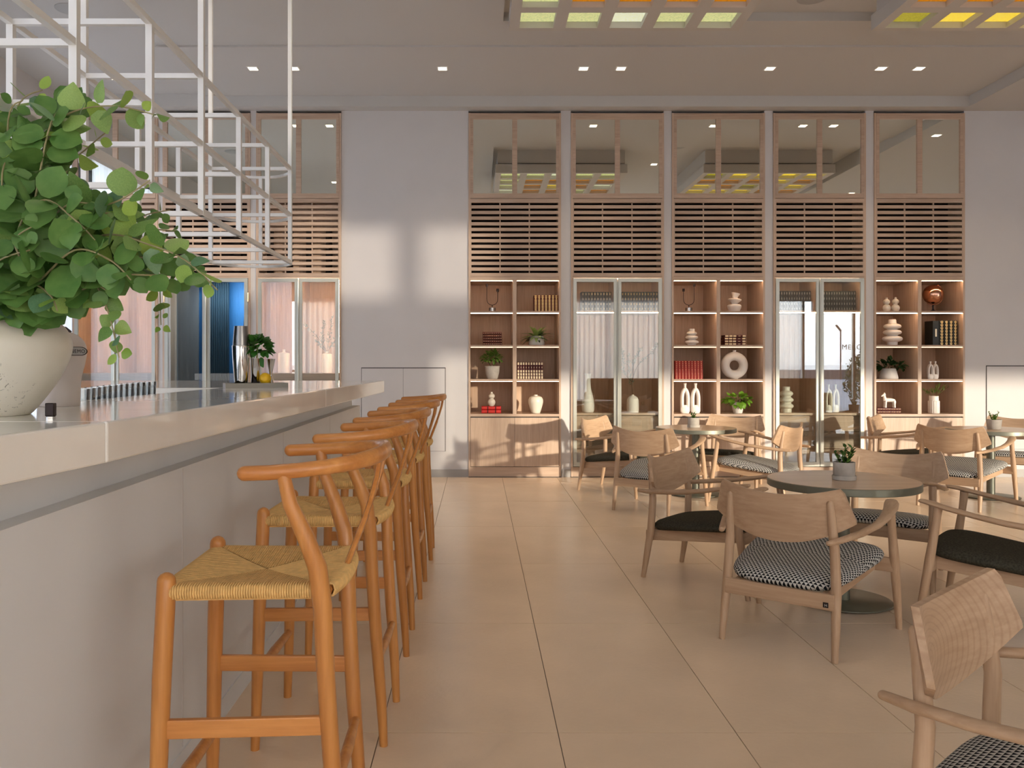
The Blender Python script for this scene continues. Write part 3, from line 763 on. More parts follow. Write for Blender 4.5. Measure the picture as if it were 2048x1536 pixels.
def place(rx, ry, fx, fy, label, dark=False, first=False):
    rz = math.atan2(-fx, fy)
    if first: c = ch0; c.location = (rx,ry,0); c.rotation_euler = (0,0,rz); c['label'] = label; c['group'] = 'beech lounge chairs'
    else: c = dup(ch0, (rx,ry,0), rz, label, 'beech lounge chairs')
    if dark:
        for k in c.children:
            if k.name.startswith('seat_cushion'): k.data = CUSH_D
    return c
chA = place(1.302,3.655,.64,.768, 'beech armchair with triangle-patterned cushion, back turned to us at the nearest table', first=True)
place(1.135,5.09,.765,-.644, 'beech armchair with dark cushion, left of the nearest round table', True)
place(2.60,5.22,-.64,-.768, 'patterned-cushion armchair facing us from behind the nearest round table')
place(2.78,3.78,-.77,.64, 'armchair with dark olive cushion cut off by the right edge', True)
chE = place(1.108,2.003,.678,-.735, 'large beech armchair in the bottom right corner, seen from its side')
place(1.15,8.505,.81,-.586, 'dark-cushioned armchair by the glass cabinet, leftmost of all chairs', True)
place(1.365,7.03,.57,.82, 'armchair with patterned cushion, back to us, left of the back table')
place(2.80,7.42,-.755,.655, 'patterned armchair seen from the side, right of the back table')
place(2.72,8.83,-.5,-.866, 'dark-cushioned armchair behind the back table, against the open shelves', True)
place(4.07,8.695,.81,-.586, 'sunlit armchair with grey cushion below the horse figurine', True)
place(4.05,7.23,.74,.67, 'sunlit armchair with patterned cushion, back to us, at the right rear table')
place(5.56,8.64,-.57,-.82, 'armchair facing us behind the right rear table, cut by the frame')
# the corner chair's backrest shows growth rings
RINGW = wood('beech_with_growth_rings', (.46,.295,.18), (.60,.41,.265), 'X', .8, .42)
_t = RINGW.node_tree; _b = _t.nodes['Principled BSDF']
_co = _t.nodes.new('ShaderNodeTexCoord'); _mp = _t.nodes.new('ShaderNodeMapping'); _mp.inputs['Location'].default_value = (-.12,0,-.98); _mp.inputs['Scale'].default_value = (1,0,1.7)
_w = _t.nodes.new('ShaderNodeTexWave'); _w.wave_type = 'RINGS'; _w.rings_direction = 'SPHERICAL'; _w.inputs['Scale'].default_value = 13; _w.inputs['Distortion'].default_value = 1.6; _w.inputs['Detail'].default_value = 2; _w.inputs['Detail Scale'].default_value = .6
_r = _t.nodes.new('ShaderNodeValToRGB'); _r.color_ramp.elements[0].position = .0; _r.color_ramp.elements[0].color = (.74,.66,.60,1); _r.color_ramp.elements[1].position = .35; _r.color_ramp.elements[1].color = (1,1,1,1)
_m = _t.nodes.new('ShaderNodeMix'); _m.data_type = 'RGBA'; _m.blend_type = 'MULTIPLY'; _m.inputs[0].default_value = .45
_src = _b.inputs['Base Color'].links[0].from_socket
_t.links.new(_co.outputs['Object'], _mp.inputs[0]); _t.links.new(_mp.outputs[0], _w.inputs['Vector']); _t.links.new(_w.outputs['Fac'], _r.inputs[0])
_t.links.new(_src, _m.inputs[6]); _t.links.new(_r.outputs[0], _m.inputs[7]); _t.links.new(_m.outputs[2], _b.inputs['Base Color'])
for k in chE.children:
    if k.name.startswith('backrest'): k.data = k.data.copy(); k.data.materials[0] = RINGW
# small maker's mark on the nearest chair's rear rail
mk = part(MB().box(-.011,.011,-.0015,0,-.011,.011), 'maker_tag', BLACKM, chA, smooth=False, loc=(.205,.0005,.232))
gm_ = text('H', .016, WALL, 'lettering', mk, .0003); gm_.location = (-.005,-.002,-.006); gm_.rotation_euler = (R(90),0,0)

# ================================================================ TABLES
def make_table(loc, label):
    t = thing('round_table', label, 'table', loc, 0, 'round cafe tables'); Rr = .375; Zt = .64
    part(MB().lathe([(Rr-.004,0),(Rr,.003),(Rr,.035),(Rr-.003,.038)], 64, (0,0,Zt-.0395)), 'table_edge', TABMET, t)
    part(MB().lathe([(Rr-.003,0),(Rr-.003,.002)], 64, (0,0,Zt-.002)), 'tabletop', TABTOP, t, smooth=False)
    part(MB().lathe([(.036,.0),(.036,Zt-.045)], 24, (0,0,.008)), 'column', TABMET, t)
    part(MB().lathe([(.24,.006),(.243,.008),(.243,.012),(.24,.014)], 56), 'base_plate', TABMET, t)
    part(MB().lathe([(.225,0),(.225,.006)], 40), 'foot_ring', BLACKM, t)
    return t
TA = (1.915,4.41,0); T2 = (2.085,8.03,0); T3 = (4.80,7.86,0)
t0 = make_table(TA, 'nearest round table with olive edge, with the jade plant')
dup(t0, T2, 0, 'round table at the back with a small succulent, in front of the open shelves')
dup(t0, T3, 0, 'round table at the right rear with a small potted plant')

# ================================================================ HANGING RACK
rk = thing('hanging_rack', 'white metal grid rack hanging from the ceiling over the bar', 'rack', (-1.35, 3.4, 1.85))
XR, XL, DY = -1.115, -1.587, .535; LV = [1.85, 2.13, 2.405]; tb = .0195
def rr_(m): m.v = [(x+1.35, y-3.4, z-1.85) for x, y, z in m.v]; return m
y_end = 5.0; nb = 8; y_st = y_end-DY*nb
for z in LV:
    for x in (XR, XL): part(rr_(MB().box(x-tb/2, x+tb/2, y_st, y_end, z-tb/2, z+tb/2)), 'beam', RACK, rk, smooth=False)
    m = MB(); r0 = (XR-XL)/2; xc = (XR+XL)/2
    pts = [(xc+r0*math.cos(math.pi*a/16), y_end+r0*math.sin(math.pi*a/16)) for a in range(17)]
    for k in range(16): m.beam((*pts[k],z),(*pts[k+1],z), tb*.8, tb*.8)
    part(rr_(m), 'curved_rail', RACK, rk, smooth=False)
    for k in range(nb+1):
        y = y_end-DY*k; part(rr_(MB().box(XL+tb/2, XR-tb/2, y-tb/2, y+tb/2, z-tb/2, z+tb/2)), 'crossbar', RACK, rk, smooth=False)
for k in range(nb+1):
    y = y_end-DY*k
    for x, s in ((XR,1),(XL,-1)):
        top = Zc if ((k in (0,3,5,8) and s > 0) or (k in (0,3,6) and s < 0)) else LV[2]-tb/2
        w_ = tb*1.15; part(rr_(MB().box(x-w_/2, x+w_/2, y-w_/2, y+w_/2, LV[0]-tb/2, top)), 'post', RACK, rk, smooth=False)
part(rr_(MB().box(xc-.01, xc+.01, y_end+r0-.01, y_end+r0+.01, LV[0], LV[2])), 'post', RACK, rk, smooth=False)
# ================================================================ SHELF OBJECTS
ZR = {1: 1.8302, 2: 1.4558, 3: 1.0792, 4: .6962}      # shelf surfaces in the open units
ZG = {1: 1.8412, 4: .7052}
def cover(name, c): return plain(name, c, .5, noise=.08, nscale=30)
BK = {'brown': cover('brown_leather', (.11,.025,.018)), 'burg': cover('burgundy_leather', (.085,.008,.012)), 'red': cover('red_leather', (.42,.035,.025)),
      'black': cover('black_cloth', (.012,.014,.012)), 'green': cover('dark_green_leather', (.016,.024,.018)), 'navy': cover('navy_leather', (.014,.018,.022)), 'scar': cover('scarlet_leather', (.50,.012,.015))}
GILT = plain('gilt_tooling', (.74,.53,.22), .45, metal=.35); GILTP = plain('pale_gilt', (.75,.63,.42), .5, metal=.2); SILV = plain('silver_tooling', (.55,.55,.50), .5, metal=.2)
REDT = plain('red_gilt', (.80,.36,.20), .5); PAGES = plain('book_pages', (.62,.54,.42), .85)
bcache = {}
def book_mesh(w, h, d, c, style, gm):
    """book standing, spine towards -Y, bands and tooling proud of the spine"""
    key = (round(w,4), round(h,4), round(d,4), c, style)
    if key in bcache: return bcache[key]
    m = MB(); n = 7; r = w/2-.001
    prof = [(-r, .012)]+[(-r*math.cos(math.pi*k/(n-1)), .006-.006*math.sin(math.pi*k/(n-1))) for k in range(n)]+[(r, .012), (r, d), (-r, d)]
    m.prism(prof, 0, h, 0)
    def band(z0, z1, k, mi): 
        q = [(-r*k*math.cos(math.pi*j/6), .004-.006*math.sin(math.pi*j/6)) for j in range(7)]
        m.prism(q+[(r*k, .012), (-r*k, .012)], z0*h, z1*h, mi)
    if style == 'gold':
        for a in range(11):
            if a == 8: band(a/11+.01, (a+1)/11-.012, .5, 1)
            else: band(a/11+.012, (a+1)/11-.02, .72, 1)
    elif style == 'blocks':
        for a, b in ((.02,.17),(.21,.35),(.39,.53),(.83,.97)): band(a, b, .78, 1)
        band(.57, .60, .9, 0); band(.76, .79, .9, 0); band(.63, .73, .30, 1)
    elif style == 'tool':
        for a in range(9): band(a/9+.03, (a+1)/9-.03, .42 if gm is REDT else .24, 1)
        for z in (.2,.4,.6,.8): band(z-.008, z+.008, 1.0, 0)
    elif style == 'oval':
        for z in (.11,.36,.62,.88):
            for dz, k in ((-.05,.22),(-.03,.42),(0,.5),(.03,.42),(.05,.22)): band(z+dz-.011, z+dz+.011, k, 1)
        for z in (.24,.49,.75): band(z-.008, z+.008, .95, 2)
    elif style == 'lattice':
        for a in range(16): band(a/16+.006, (a+.5)/16, .75 if a%2 else .45, 1); 
        for a in range(16): band((a+.5)/16+.004, (a+1)/16-.004, .25 if a%2 else .65, 1)
    elif style == 'label':
        for a, b in ((.05,.28),(.36,.68),(.76,.95)): band(a, b, .86, 1)
        for z in (.32,.72): band(z-.02, z+.02, .98, 2)
    me = m.mesh('book', [BK[c], gm, BLACKM], True, 30); bcache[key] = me; return me
def book_row(px0, px1, ytop, Z, n, c, style, gm, label, group, Y=9.33, d=.15, cat='book', wob=0):
    X0, X1 = PX(px0, Y), PX(px1, Y); w = (X1-X0)/n; h = (PZ(ytop, Y)-Z)
    for k in range(n):
        o = part(book_mesh(w, h, d, c, style, gm), 'book'); o.location = (X0+(k+.5)*w, Y, Z)
        tag(o, label, cat, group)
def book_stack(pxa, pxb, Z, ns, c, style, gm, labels, group, th=.029, Y=9.40, depth=.14):
    Lh = PX(pxb, Y)-PX(pxa, Y); xc = (PX(pxa, Y)+PX(pxb, Y))/2
    me = book_mesh(th-.001, Lh, depth, c, style, gm)
    for k in range(ns):
        o = part(me, 'book'); o.rotation_euler = (0, R(90), 0)   # spine towards the room, lying flat
        o.location = (xc-Lh/2+rnd.uniform(-.004,.004), Y+rnd.uniform(-.003,.003), Z+th*(k+.5))
        tag(o, labels[k], 'book', group)
    return Z+th*ns, xc
# unit 1
book_row(1068, 1116.5, 590, ZR[1], 7, 'brown', 'gold', GILT, 'brown and gold book in the upright row on the top shelf beside the candle holder', 'brown-gold books top shelf', d=.16)
book_stack(966, 1004, ZR[2], 5, 'brown', 'tool', GILTP, [f'dark brown book lying flat, {q} in the stack of five, left unit' for q in ('bottom','second from bottom','middle','second from top','topmost')], 'dark books lying in a stack of five', th=.030)
book_row(1034, 1086.5, 724, ZR[3], 10, 'burg', 'blocks', GILTP, 'burgundy book with cream-gold blocks in the row of ten, third shelf of left unit', 'burgundy books in a row of ten')
zt, xq = book_stack(963, 1002, ZR[4], 2, 'scar', 'label', plain('red_label', (.62,.03,.02), .5), ['lower of two scarlet books under the small gourd vase','upper of two scarlet books under the small gourd vase'], 'scarlet books under the gourd vase', th=.039)
# unit 2 (behind glass)
book_row(1163, 1223, 583.5, ZG[1], 10, 'black', 'oval', GILTP, 'black and gold book behind the left glass door of the second unit', 'black-gold books second unit left', Y=9.42)
book_row(1242.5, 1316.5, 583.5, ZG[1], 13, 'green', 'oval', GILT, 'dark green and gold book behind the right glass door of the second unit', 'green-gold books second unit right', Y=9.42)
# unit 3
book_row(1350, 1406, 721.5, ZR[3], 9, 'red', 'tool', REDT, 'red tooled book in the bright red row on the third shelf', 'red books third shelf')
book_stack(1449, 1492, ZR[2], 4, 'burg', 'blocks', GILTP, [f'dark red book with gold blocks lying flat, {q} of four' for q in ('bottom','second from bottom','third from bottom','topmost')], 'dark red books in a stack of four', th=.0295)
# unit 4 (behind glass)
book_row(1556, 1622, 582, ZG[1], 13, 'navy', 'oval', SILV, 'dark navy book with silver ovals behind the left door of the fourth unit', 'navy books fourth unit left', Y=9.42)
book_row(1646, 1712, 582, ZG[1], 13, 'green', 'oval', SILV, 'near-black book with silver ovals behind the right door of the fourth unit', 'near-black books fourth unit right', Y=9.42)
# unit 5
Y5 = 9.30
bb = part(book_mesh(.052, .272, .17, 'black', 'lattice', GILT), 'book')   # turned so its cover shows
Xc = PX(1868, Y5)
bb.location = (PX(1886,Y5), Y5+.02, ZR[2]); bb.rotation_euler = (0,0,R(0)); tag(bb, 'large black book with gold lattice spine, leftmost, its cover turned to the room', 'book', 'large black-gold books')
cv = part(MB().box(-.068, .0, .0, .17, 0, .27).box(-.042,-.024,-.001,.0,.095,.18,1), 'cover', [BK['black'], BRASS], bb, smooth=False, loc=(-.027,.012,0))
for k, px in enumerate((1895.5, 1904.5, 1913.2)):
    o = part(book_mesh(.047, .272, .17, 'black', 'lattice', GILT), 'book'); o.location = (PX(px,Y5), Y5+.02, ZR[2])
    tag(o, f'large black book with gold lattice spine, {("second","third","last")[k]} from the left beside the copper globe shelf', 'book', 'large black-gold books')
for k, (q, c) in enumerate((('lower','dark brown'),('upper','dark brown'))):
    o = part(book_mesh(.030, .262, .17, 'brown', 'tool', GILT), 'book'); o.rotation_euler = (0,R(90),0); o.location = (PX(1755,9.38)-.01, 9.36, ZR[4]+.0155+.031*k)
    tag(o, f'{q} of two {c} books lying under the white horse figurine', 'book', 'books under the horse')
# ---- vases
def lathe_vase(px, Z, prof, label, Y=9.42, mat=None, n=28, cat='vase', name='vase', grp=None, flute=None, s=1):
    pr = [(r*s, z*s) for r, z in prof]
    return solo(MB().lathe(pr, n, capt=False, flute=flute), name, mat or WHITEC, label, cat, grp, loc=(PX(px, Y), Y, Z), ang=60)
def smooth(pts, k=4):
    out = []
    P = [pts[0]]+list(pts)+[pts[-1]]
    for i in range(1, len(P)-2):
        for j in range(k):
            t = j/k; a,b,c,d = P[i-1],P[i],P[i+1],P[i+2]
            out.append(tuple(.5*((2*b[q])+(-a[q]+c[q])*t+(2*a[q]-5*b[q]+4*c[q]-d[q])*t*t+(-a[q]+3*b[q]-3*c[q]+d[q])*t**3) for q in range(len(b))))
    out.append(pts[-1]); return out
def balls(zs):   # stacked rings profile: list of (radius_out, radius_in, z_mid, half height)
    pts = []
    for ro, ri, zm, hh in zs: pts += [(ri, zm-hh), (ro*.88, zm-hh*.62), (ro, zm), (ro*.88, zm+hh*.62), (ri, zm+hh)]
    return pts
gourd = smooth([(.022,0),(.036,.018),(.043,.043),(.036,.068),(.020,.083),(.031,.098),(.036,.115),(.028,.133),(.013,.143),(.012,.158),(.010,.158),(.008,.14)], 3)
lathe_vase(983.2, zt, gourd, 'small white double-gourd vase standing on two scarlet books', mat=CREAM)
lathe_vase(1071.5, ZR[4], smooth([(.045,0),(.052,.01),(.068,.06),(.082,.115),(.082,.15),(.066,.180),(.040,.192),(.022,.197),(.022,.205),(.017,.205),(.014,.19)], 3), 'rounded cream jar vase alone in the bottom right compartment of the left unit', mat=CREAM)
lathe_vase(1383.5, ZR[2], smooth([(.045,0),(.048,.012)]+balls([(.076,.045,.036,.022),(.070,.040,.088,.022),(.058,.034,.134,.020)])+[(.033,.158),(.034,.182),(.028,.182),(.026,.16)], 2), 'white ring-shaped vase of three discs on the second shelf, centre unit')
lathe_vase(1784.5, ZR[2], smooth([(.053,0),(.056,.035)]+balls([(.106,.058,.072,.034),(.096,.056,.145,.030),(.092,.050,.212,.030)])+[(.044,.245),(.040,.285),(.034,.285),(.034,.25)], 2), 'large white ring-shaped vase of three discs, farthest right unit')
lathe_vase(1773, ZR[1], gourd, 'left of two small beige gourd vases on the top shelf', mat=CREAM)
lathe_vase(1791, ZR[1], gourd, 'right of two small beige gourd vases on the top shelf', mat=CREAM, s=1.02)
lathe_vase(1572.5, ZG[4], smooth([(.055,0),(.057,.035)]+balls([(.079,.055,.070,.028),(.078,.052,.140,.028),(.074,.050,.210,.028)])+[(.040,.245),(.040,.285),(.034,.285)], 2), 'white ring-shaped vase of three discs behind the left glass door of the fourth unit', s=1.0, mat=CREAM)
lathe_vase(1176, ZG[4], smooth([(.055,0),(.068,.02),(.070,.09),(.058,.17),(.036,.26),(.030,.33),(.031,.40),(.038,.43),(.033,.43),(.026,.40)], 3), 'tall white bottle vase behind the left glass door of the second unit')
lathe_vase(1265.5, ZG[4], smooth([(.060,0),(.066,.012),(.066,.12),(.056,.16),(.028,.185),(.015,.188),(.015,.196),(.011,.196),(.011,.18)], 3), 'white bottle vase holding a thin branch behind the second glass door')
lathe_vase(568, 1.145, smooth([(.060,0),(.064,.01),(.064,.20),(.055,.225),(.018,.235),(.016,.262),(.012,.262),(.012,.235)], 3), 'pale cylinder bottle behind the glass door, left of the olive branches', Y=9.44)
lathe_vase(654, 1.145, smooth([(.052,0),(.056,.01),(.056,.19),(.048,.215),(.018,.225),(.016,.24),(.012,.24),(.012,.225)], 3), 'pale cylinder bottle holding the olive branches behind the bar', Y=9.44)
# tilted stacked bowl vase
tv = solo(MB().lathe(smooth([(.055,0),(.068,.03),(.078,.065),(.062,.082),(.030,.088)],3), 28, capt=True), 'vase', WHITEC, 'white sculptural vase like tilted stacked bowls on the top shelf, centre unit', 'vase', loc=(PX(1468.5,9.42),9.42,ZR[1]), ang=60)
m = MB().lathe(smooth([(.028,0),(.045,.02),(.072,.046),(.068,.058),(.034,.068),(.030,.075)],3), 28); o = part(m, 'middle_bowl', WHITEC, tv, ang=60, loc=(.002,0,.086)); o.rotation_euler = (0,R(4),0)
m = MB().lathe(smooth([(.030,0),(.034,.02),(.048,.052),(.044,.052),(.03,.02)],3), 28, capt=False); o = part(m, 'upper_bowl', WHITEC, tv, ang=60, loc=(.004,0,.156)); o.rotation_euler = (0,R(13),0)
# donut vase
def donut(px, Z, Ro, ri, tk, label):
    m = MB(); n1, n2 = 40, 16; rm = (Ro+ri)/2; rr = (Ro-ri)/2
    rows = []
    for i in range(n1):
        a = 2*math.pi*i/n1
        rows.append(m.ring([((rm+rr*math.cos(2*math.pi*j/n2))*math.cos(a), tk*math.sin(2*math.pi*j/n2), Ro+(rm+rr*math.cos(2*math.pi*j/n2))*math.sin(a)) for j in range(n2)]))
    for i in range(n1): m.bridge(rows[i], rows[(i+1)%n1])
    m.lathe([(.040,-.030),(.022,-.012),(.0185,.004),(.021,.018),(.016,.018),(.015,0)], 20, (0,0,2*Ro), capt=False)
    m.lathe([(.04,0),(.05,.012)], 20, (0,0,0), sx=1, sy=.8)
    return solo(m, 'donut_vase', WHITEC, label, 'vase', loc=(PX(px,9.42),9.42,Z), ang=60)
donut(1468.5, ZR[3], .152, .054, .05, 'big white donut-shaped vase with a round hole')
# looped bottle vases: outer outline with an oval window
def loop_vase(px, Z, w, h, label, Y=9.41, tk=.028, mat=None, grp=None, inner=True):
    m = MB(); r = w*.19
    # frame as one closed tube + solid base + neck
    pts = []
    hw = w/2-r
    zb_ = h*.20; zt_ = h*.80
    path = [(-hw*.95, zb_), (-hw, h*.35), (-hw*.98, h*.52), (-hw*.80, h*.66), (-hw*.42, h*.76), (0, zt_), (hw*.42, h*.76), (hw*.80, h*.66), (hw*.98, h*.52), (hw, h*.35), (hw*.95, zb_)]
    m.tube([(x,0,z) for x,z in smooth(path,3)], [(r, tk)]*(len(smooth(path,3))), 12, up=(0,1,0))
    m.lathe(smooth([(w*.40,0),(w*.49,.02),(w*.50,h*.10),(w*.49,h*.20),(w*.42,h*.265),(w*.2,h*.275)],3), 24, sy=tk*2.0/w)
    m.lathe([(w*.17,-h*.05),(w*.13,h*.03),(w*.125,h*.12),(w*.175,h*.20),(w*.13,h*.20),(w*.1,h*.1)], 18, (0,0,h*.80), capt=False)
    return solo(m, 'loop_vase', mat or WHITEC, label, 'vase', grp, loc=(PX(px,Y),Y,Z), ang=60)
loop_vase(1370, ZR[4], .108, .335, 'left of two tall sunlit bottle vases with an oval opening')
loop_vase(1391, ZR[4], .108, .335, 'right of two tall sunlit bottle vases with an oval opening')
loop_vase(1860.5, ZR[3], .072, .197, 'left of two small twin bottle vases with oval openings', tk=.024)
loop_vase(1870.5, ZR[3], .072, .197, 'right of two small twin bottle vases with oval openings', Y=9.44, tk=.024)
loop_vase(1657, ZG[4], .085, .312, 'left of two cream loop vases behind the right glass door', mat=CREAM)
loop_vase(1671, ZG[4], .085, .312, 'right of two cream loop vases behind the right glass door', Y=9.45, mat=CREAM)
# ribbed vase with needle plant
rv = solo(MB().lathe([(.054,0),(.058,.004),(.058,.135),(.055,.14),(.049,.141),(.049,.192),(.045,.192),(.045,.15)], 96, capt=False, flute=lambda a, z: 1+(.03*math.cos(16*a) if z < .136 else 0)), 'ribbed_vase', WHITEC, 'white ribbed cylinder vase in the bottom compartment, far right', 'vase', loc=(PX(1867.5,9.42),9.42,ZR[4]), ang=60)
# candle holders
def candle(px, Z, flip, label):
    t = thing('candle_holder', label, 'candle holder', (PX(px,9.40), 9.40, Z)); s = -1 if flip else 1
    CL = glassy('clear_acrylic', (.75,.72,.68), .25)
    part(MB().lathe([(.0,0),(.038,0),(.038,.045),(0,.045)], 24, capb=False, capt=False), 'glass_base', CL, t)
    part(MB().tube([(0,0,.045),(0,0,.075)], .004, 8), 'stem', BLACKM, t)
    pts = [(-.060*s,0,.29)]+[(-.060*s,0,.145)]+[(-.060*s*math.cos(a*math.pi/10),0,.135-.060*math.sin(a*math.pi/10)) for a in range(1,10)]+[(.060*s,0,.145),(.060*s,0,.232)]
    part(MB().tube(pts, .0032, 8), 'arm', BLACKM, t)
    for x, z in ((-.060*s,.282),(.060*s,.228)): part(MB().lathe([(.006,-.003),(.014,0),(.0145,.030),(.011,.030),(.011,.008)], 14, (x,0,z), capt=False), 'candle_cup', BLACKM, t)
candle(984.5, ZR[1], False, 'black U-shaped candle holder on the top shelf nearest the bar')
candle(1377.8, ZR[1], True, 'black U-shaped candle holder on the top shelf of the centre unit')
# globe
COPPER = plain('copper', (.62,.33,.22), .16, metal=1)
g = thing('globe', 'shiny copper globe on a small stand, top shelf far right', 'globe', (PX(1866,9.42),9.42,ZR[1]))
m = MB(); n = 24
m.lathe([(.108*math.sin(math.pi*k/n), -.108*math.cos(math.pi*k/n)) for k in range(1,n)], 32); part(m, 'sphere', COPPER, g, loc=(0,0,.195))
m = MB(); m.tube([(.118*math.cos(a),0,.195+.118*math.sin(a)) for a in [R(q) for q in range(-125,75,10)]], (.004,.006), 8, up=(0,1,0)); part(m, 'meridian_arm', COPPER, g)
part(MB().lathe([(.042,0),(.040,.006),(.012,.022),(.008,.05),(.012,.078)], 20), 'stand', BLACKM, g)
# horse figurine
h_ = MB()
h_.tube([(-.045,0,.083),(-.02,0,.085),(.02,0,.084),(.050,0,.080)], [.020,.023,.021,.019], 14, rnd_end=(1,1))
h_.tube([(-.042,0,.085),(-.052,0,.12),(-.054,0,.150)], [.020,.015,.0125], 12, rnd_end=(0,1))
h_.tube([(-.050,0,.146),(-.068,0,.138),(-.082,0,.128)], [.013,.011,.008], 12, rnd_end=(1,1))
for s in (-1,1):
    h_.tube([(-.040,.011*s,.08),(-.043,.013*s,.04),(-.045,.013*s,0)], [.014,.011,.0115], 10); h_.tube([(.050,.011*s,.078),(.056,.013*s,.04),(.057,.013*s,0)], [.014,.011,.0115], 10)
    h_.tube([(-.050,.006*s,.155),(-.049,.007*s,.168)], [.004,.002], 6)
h_.tube([(.060,0,.085),(.072,0,.07),(.074,0,.045)], [.006,.007,.004], 8)
solo(h_, 'horse_figurine', WHITEC, 'white ceramic horse figurine on two dark books', 'figurine', loc=(PX(1778,9.40),9.40,ZR[4]+.063), ang=70)

# ================================================================ PLANTS
def leaf(m, base, d, up, L, W, shape='oval', fold=.12, curl=.15, mi=0, nu=2, nv=5):
    """one leaf: grid bent along its length and folded on its midrib"""
    base = Vector(base); d = Vector(d).normalized(); up = Vector(up); s = d.cross(up)
    if s.length < .01: s = d.cross(Vector((1,0,.3)))
    s.normalize(); nrm = s.cross(d).normalized()
    rows = []
    for j in range(nv+1):
        t = j/nv
        if shape == 'round': w = W/2*math.sin(math.pi*min(1,(t*.97+.03)))**.62*(1.06-.1*t)
        elif shape == 'heart': w = W/2*(math.sin(math.pi*(t**.62))**.8) if t < 1 else 0
        elif shape == 'needle': w = W/2*(1-t*.6)
        else: w = W/2*math.sin(math.pi*(t**.85))**.9
        w = max(w, W*.02)
        c = base+d*(L*t*(1-.25*curl*t))-nrm*(curl*L*t*t)
        rows.append(m.ring([c-s*w+nrm*fold*w, c-s*w*.5+nrm*fold*w*.35, c, c+s*w*.5+nrm*fold*w*.35, c+s*w+nrm*fold*w] if nu == 2 else [c-s*w+nrm*fold*w, c, c+s*w+nrm*fold*w]))
    for j in range(nv): m.bridge(rows[j], rows[j+1], mi, close=False)
GRN = leafmat('green_leaf', (.045,.13,.018), (.20,.34,.05)); GRB = leafmat('bright_green_leaf', (.06,.22,.015), (.30,.50,.05))
GRD = leafmat('dark_green_leaf', (.012,.045,.012), (.06,.14,.03)); OLV = leafmat('olive_leaf', (.09,.12,.08), (.25,.28,.18)); VAR = leafmat('variegated_leaf', (.20,.34,.07), (.70,.74,.34))
STEMM = plain('stem_brown', (.12,.07,.035), .7)
def rdir(r, zlo=-.2, zhi=1):
    a = r.uniform(0, 2*math.pi); z = r.uniform(zlo, zhi); q = math.sqrt(max(0,1-z*z)); return Vector((q*math.cos(a), q*math.sin(a), z))
def pot_plant(name, loc, pot_prof, potmat, label, build, seed=1, saucer=None):
    t = thing(name, label, 'plant', loc)
    part(MB().lathe(pot_prof, 32, capt=False), 'pot', potmat, t, ang=60)
    rr2 = max(r for r, z in pot_prof[-3:])*.93; zz2 = pot_prof[-1][1]-.012
    part(MB().lathe([(rr2*.9,0),(rr2*.9,.004)], 20, (0,0,zz2-.002)), 'soil', SOIL, t)
    if saucer: part(MB().lathe(saucer, 32, capt=True), 'saucer', potmat, t, ang=50)
    build(t, random.Random(seed), zz2)
    return t
def bush(L, W, n, rx, rz, mat, zc, shape='oval', lo=-.3, stems=10, squash=1, offx=0):
    def f(t, r, z0):
        m = MB(); ms = MB()
        for k in range(n):
            d = rdir(r, lo, 1); c = Vector((d.x*rx*r.uniform(.35,1)+offx, d.y*rx*.8*r.uniform(.35,1), z0+zc+d.z*rz*r.uniform(.35,1)))
            c.x = max(-.215, min(.215, c.x)); ld = (d+Vector((0,0,r.uniform(-.5,.3)))+rdir(r,-1,1)*.4)
            leaf(m, c, ld, Vector((0,-.3,1)), L*r.uniform(.7,1.15), W*r.uniform(.7,1.15), shape, curl=r.uniform(.1,.5))
        for k in range(stems):
            d = rdir(r, .1, 1); ms.tube([(0,0,z0),(d.x*rx*.4,d.y*rx*.4,z0+zc*.7),(d.x*rx*.8+offx,d.y*rx*.7,z0+zc+d.z*rz*.7)], .0022, 5)
        o = part(m, 'foliage', mat, t, ang=None); o['kind'] = 'stuff'; part(ms, 'stems', STEMM, t)
    return f
# spider plant, unit 1
def spider(t, r, z0):
    m = MB()
    for k in range(34):
        a = r.uniform(0, 6.28); e = r.uniform(.5, 1.4); d = Vector((math.cos(a)*math.cos(e), math.sin(a)*math.cos(e)*.8, math.sin(e)))
        leaf(m, (0,0,z0), d, (0,0,1), r.uniform(.16,.225), r.uniform(.036,.052), 'oval', curl=r.uniform(.4,.9), nv=7)
    o = part(m, 'foliage', VAR, t, ang=None); o['kind'] = 'stuff'
    m = MB()
    for k in range(26):
        a = r.uniform(0, 6.28); leaf(m, (0,0,z0), (math.cos(a),math.sin(a)*.7,r.uniform(.2,1.3)), (0,0,1), r.uniform(.12,.22), .04, 'oval', curl=.6)
    o = part(m, 'inner_foliage', GRD, t, ang=None); o['kind'] = 'stuff'
pot_plant('potted_plant', (PX(1073.5,9.42),9.44,ZR[2]), [(.080,0),(.088,.006),(.090,.022),(.078,.095),(.072,.106),(.067,.106),(.066,.08)], WHITEC, 'leafy variegated plant in a white tapered pot, second shelf of left unit', spider, 3)
pot_plant('potted_plant', (PX(984.5,9.42),9.42,ZR[3]), [(.055,0),(.060,.005),(.078,.07),(.084,.145),(.078,.145),(.074,.11)], CONC, 'bushy green plant in a rough grey pot, third shelf of left unit', bush(.045,.026,230,.115,.10,GRN,.125), 4)
pot_plant('potted_plant', (PX(1475.5,9.42),9.42,ZR[4]), [(.045,0),(.050,.004),(.065,.09),(.067,.122),(.061,.122),(.058,.1)], WHITEC, 'bright green heart-leaved plant in a white pot, bottom shelf of centre unit', bush(.07,.062,70,.15,.085,GRB,.055,'heart',-.6), 5)
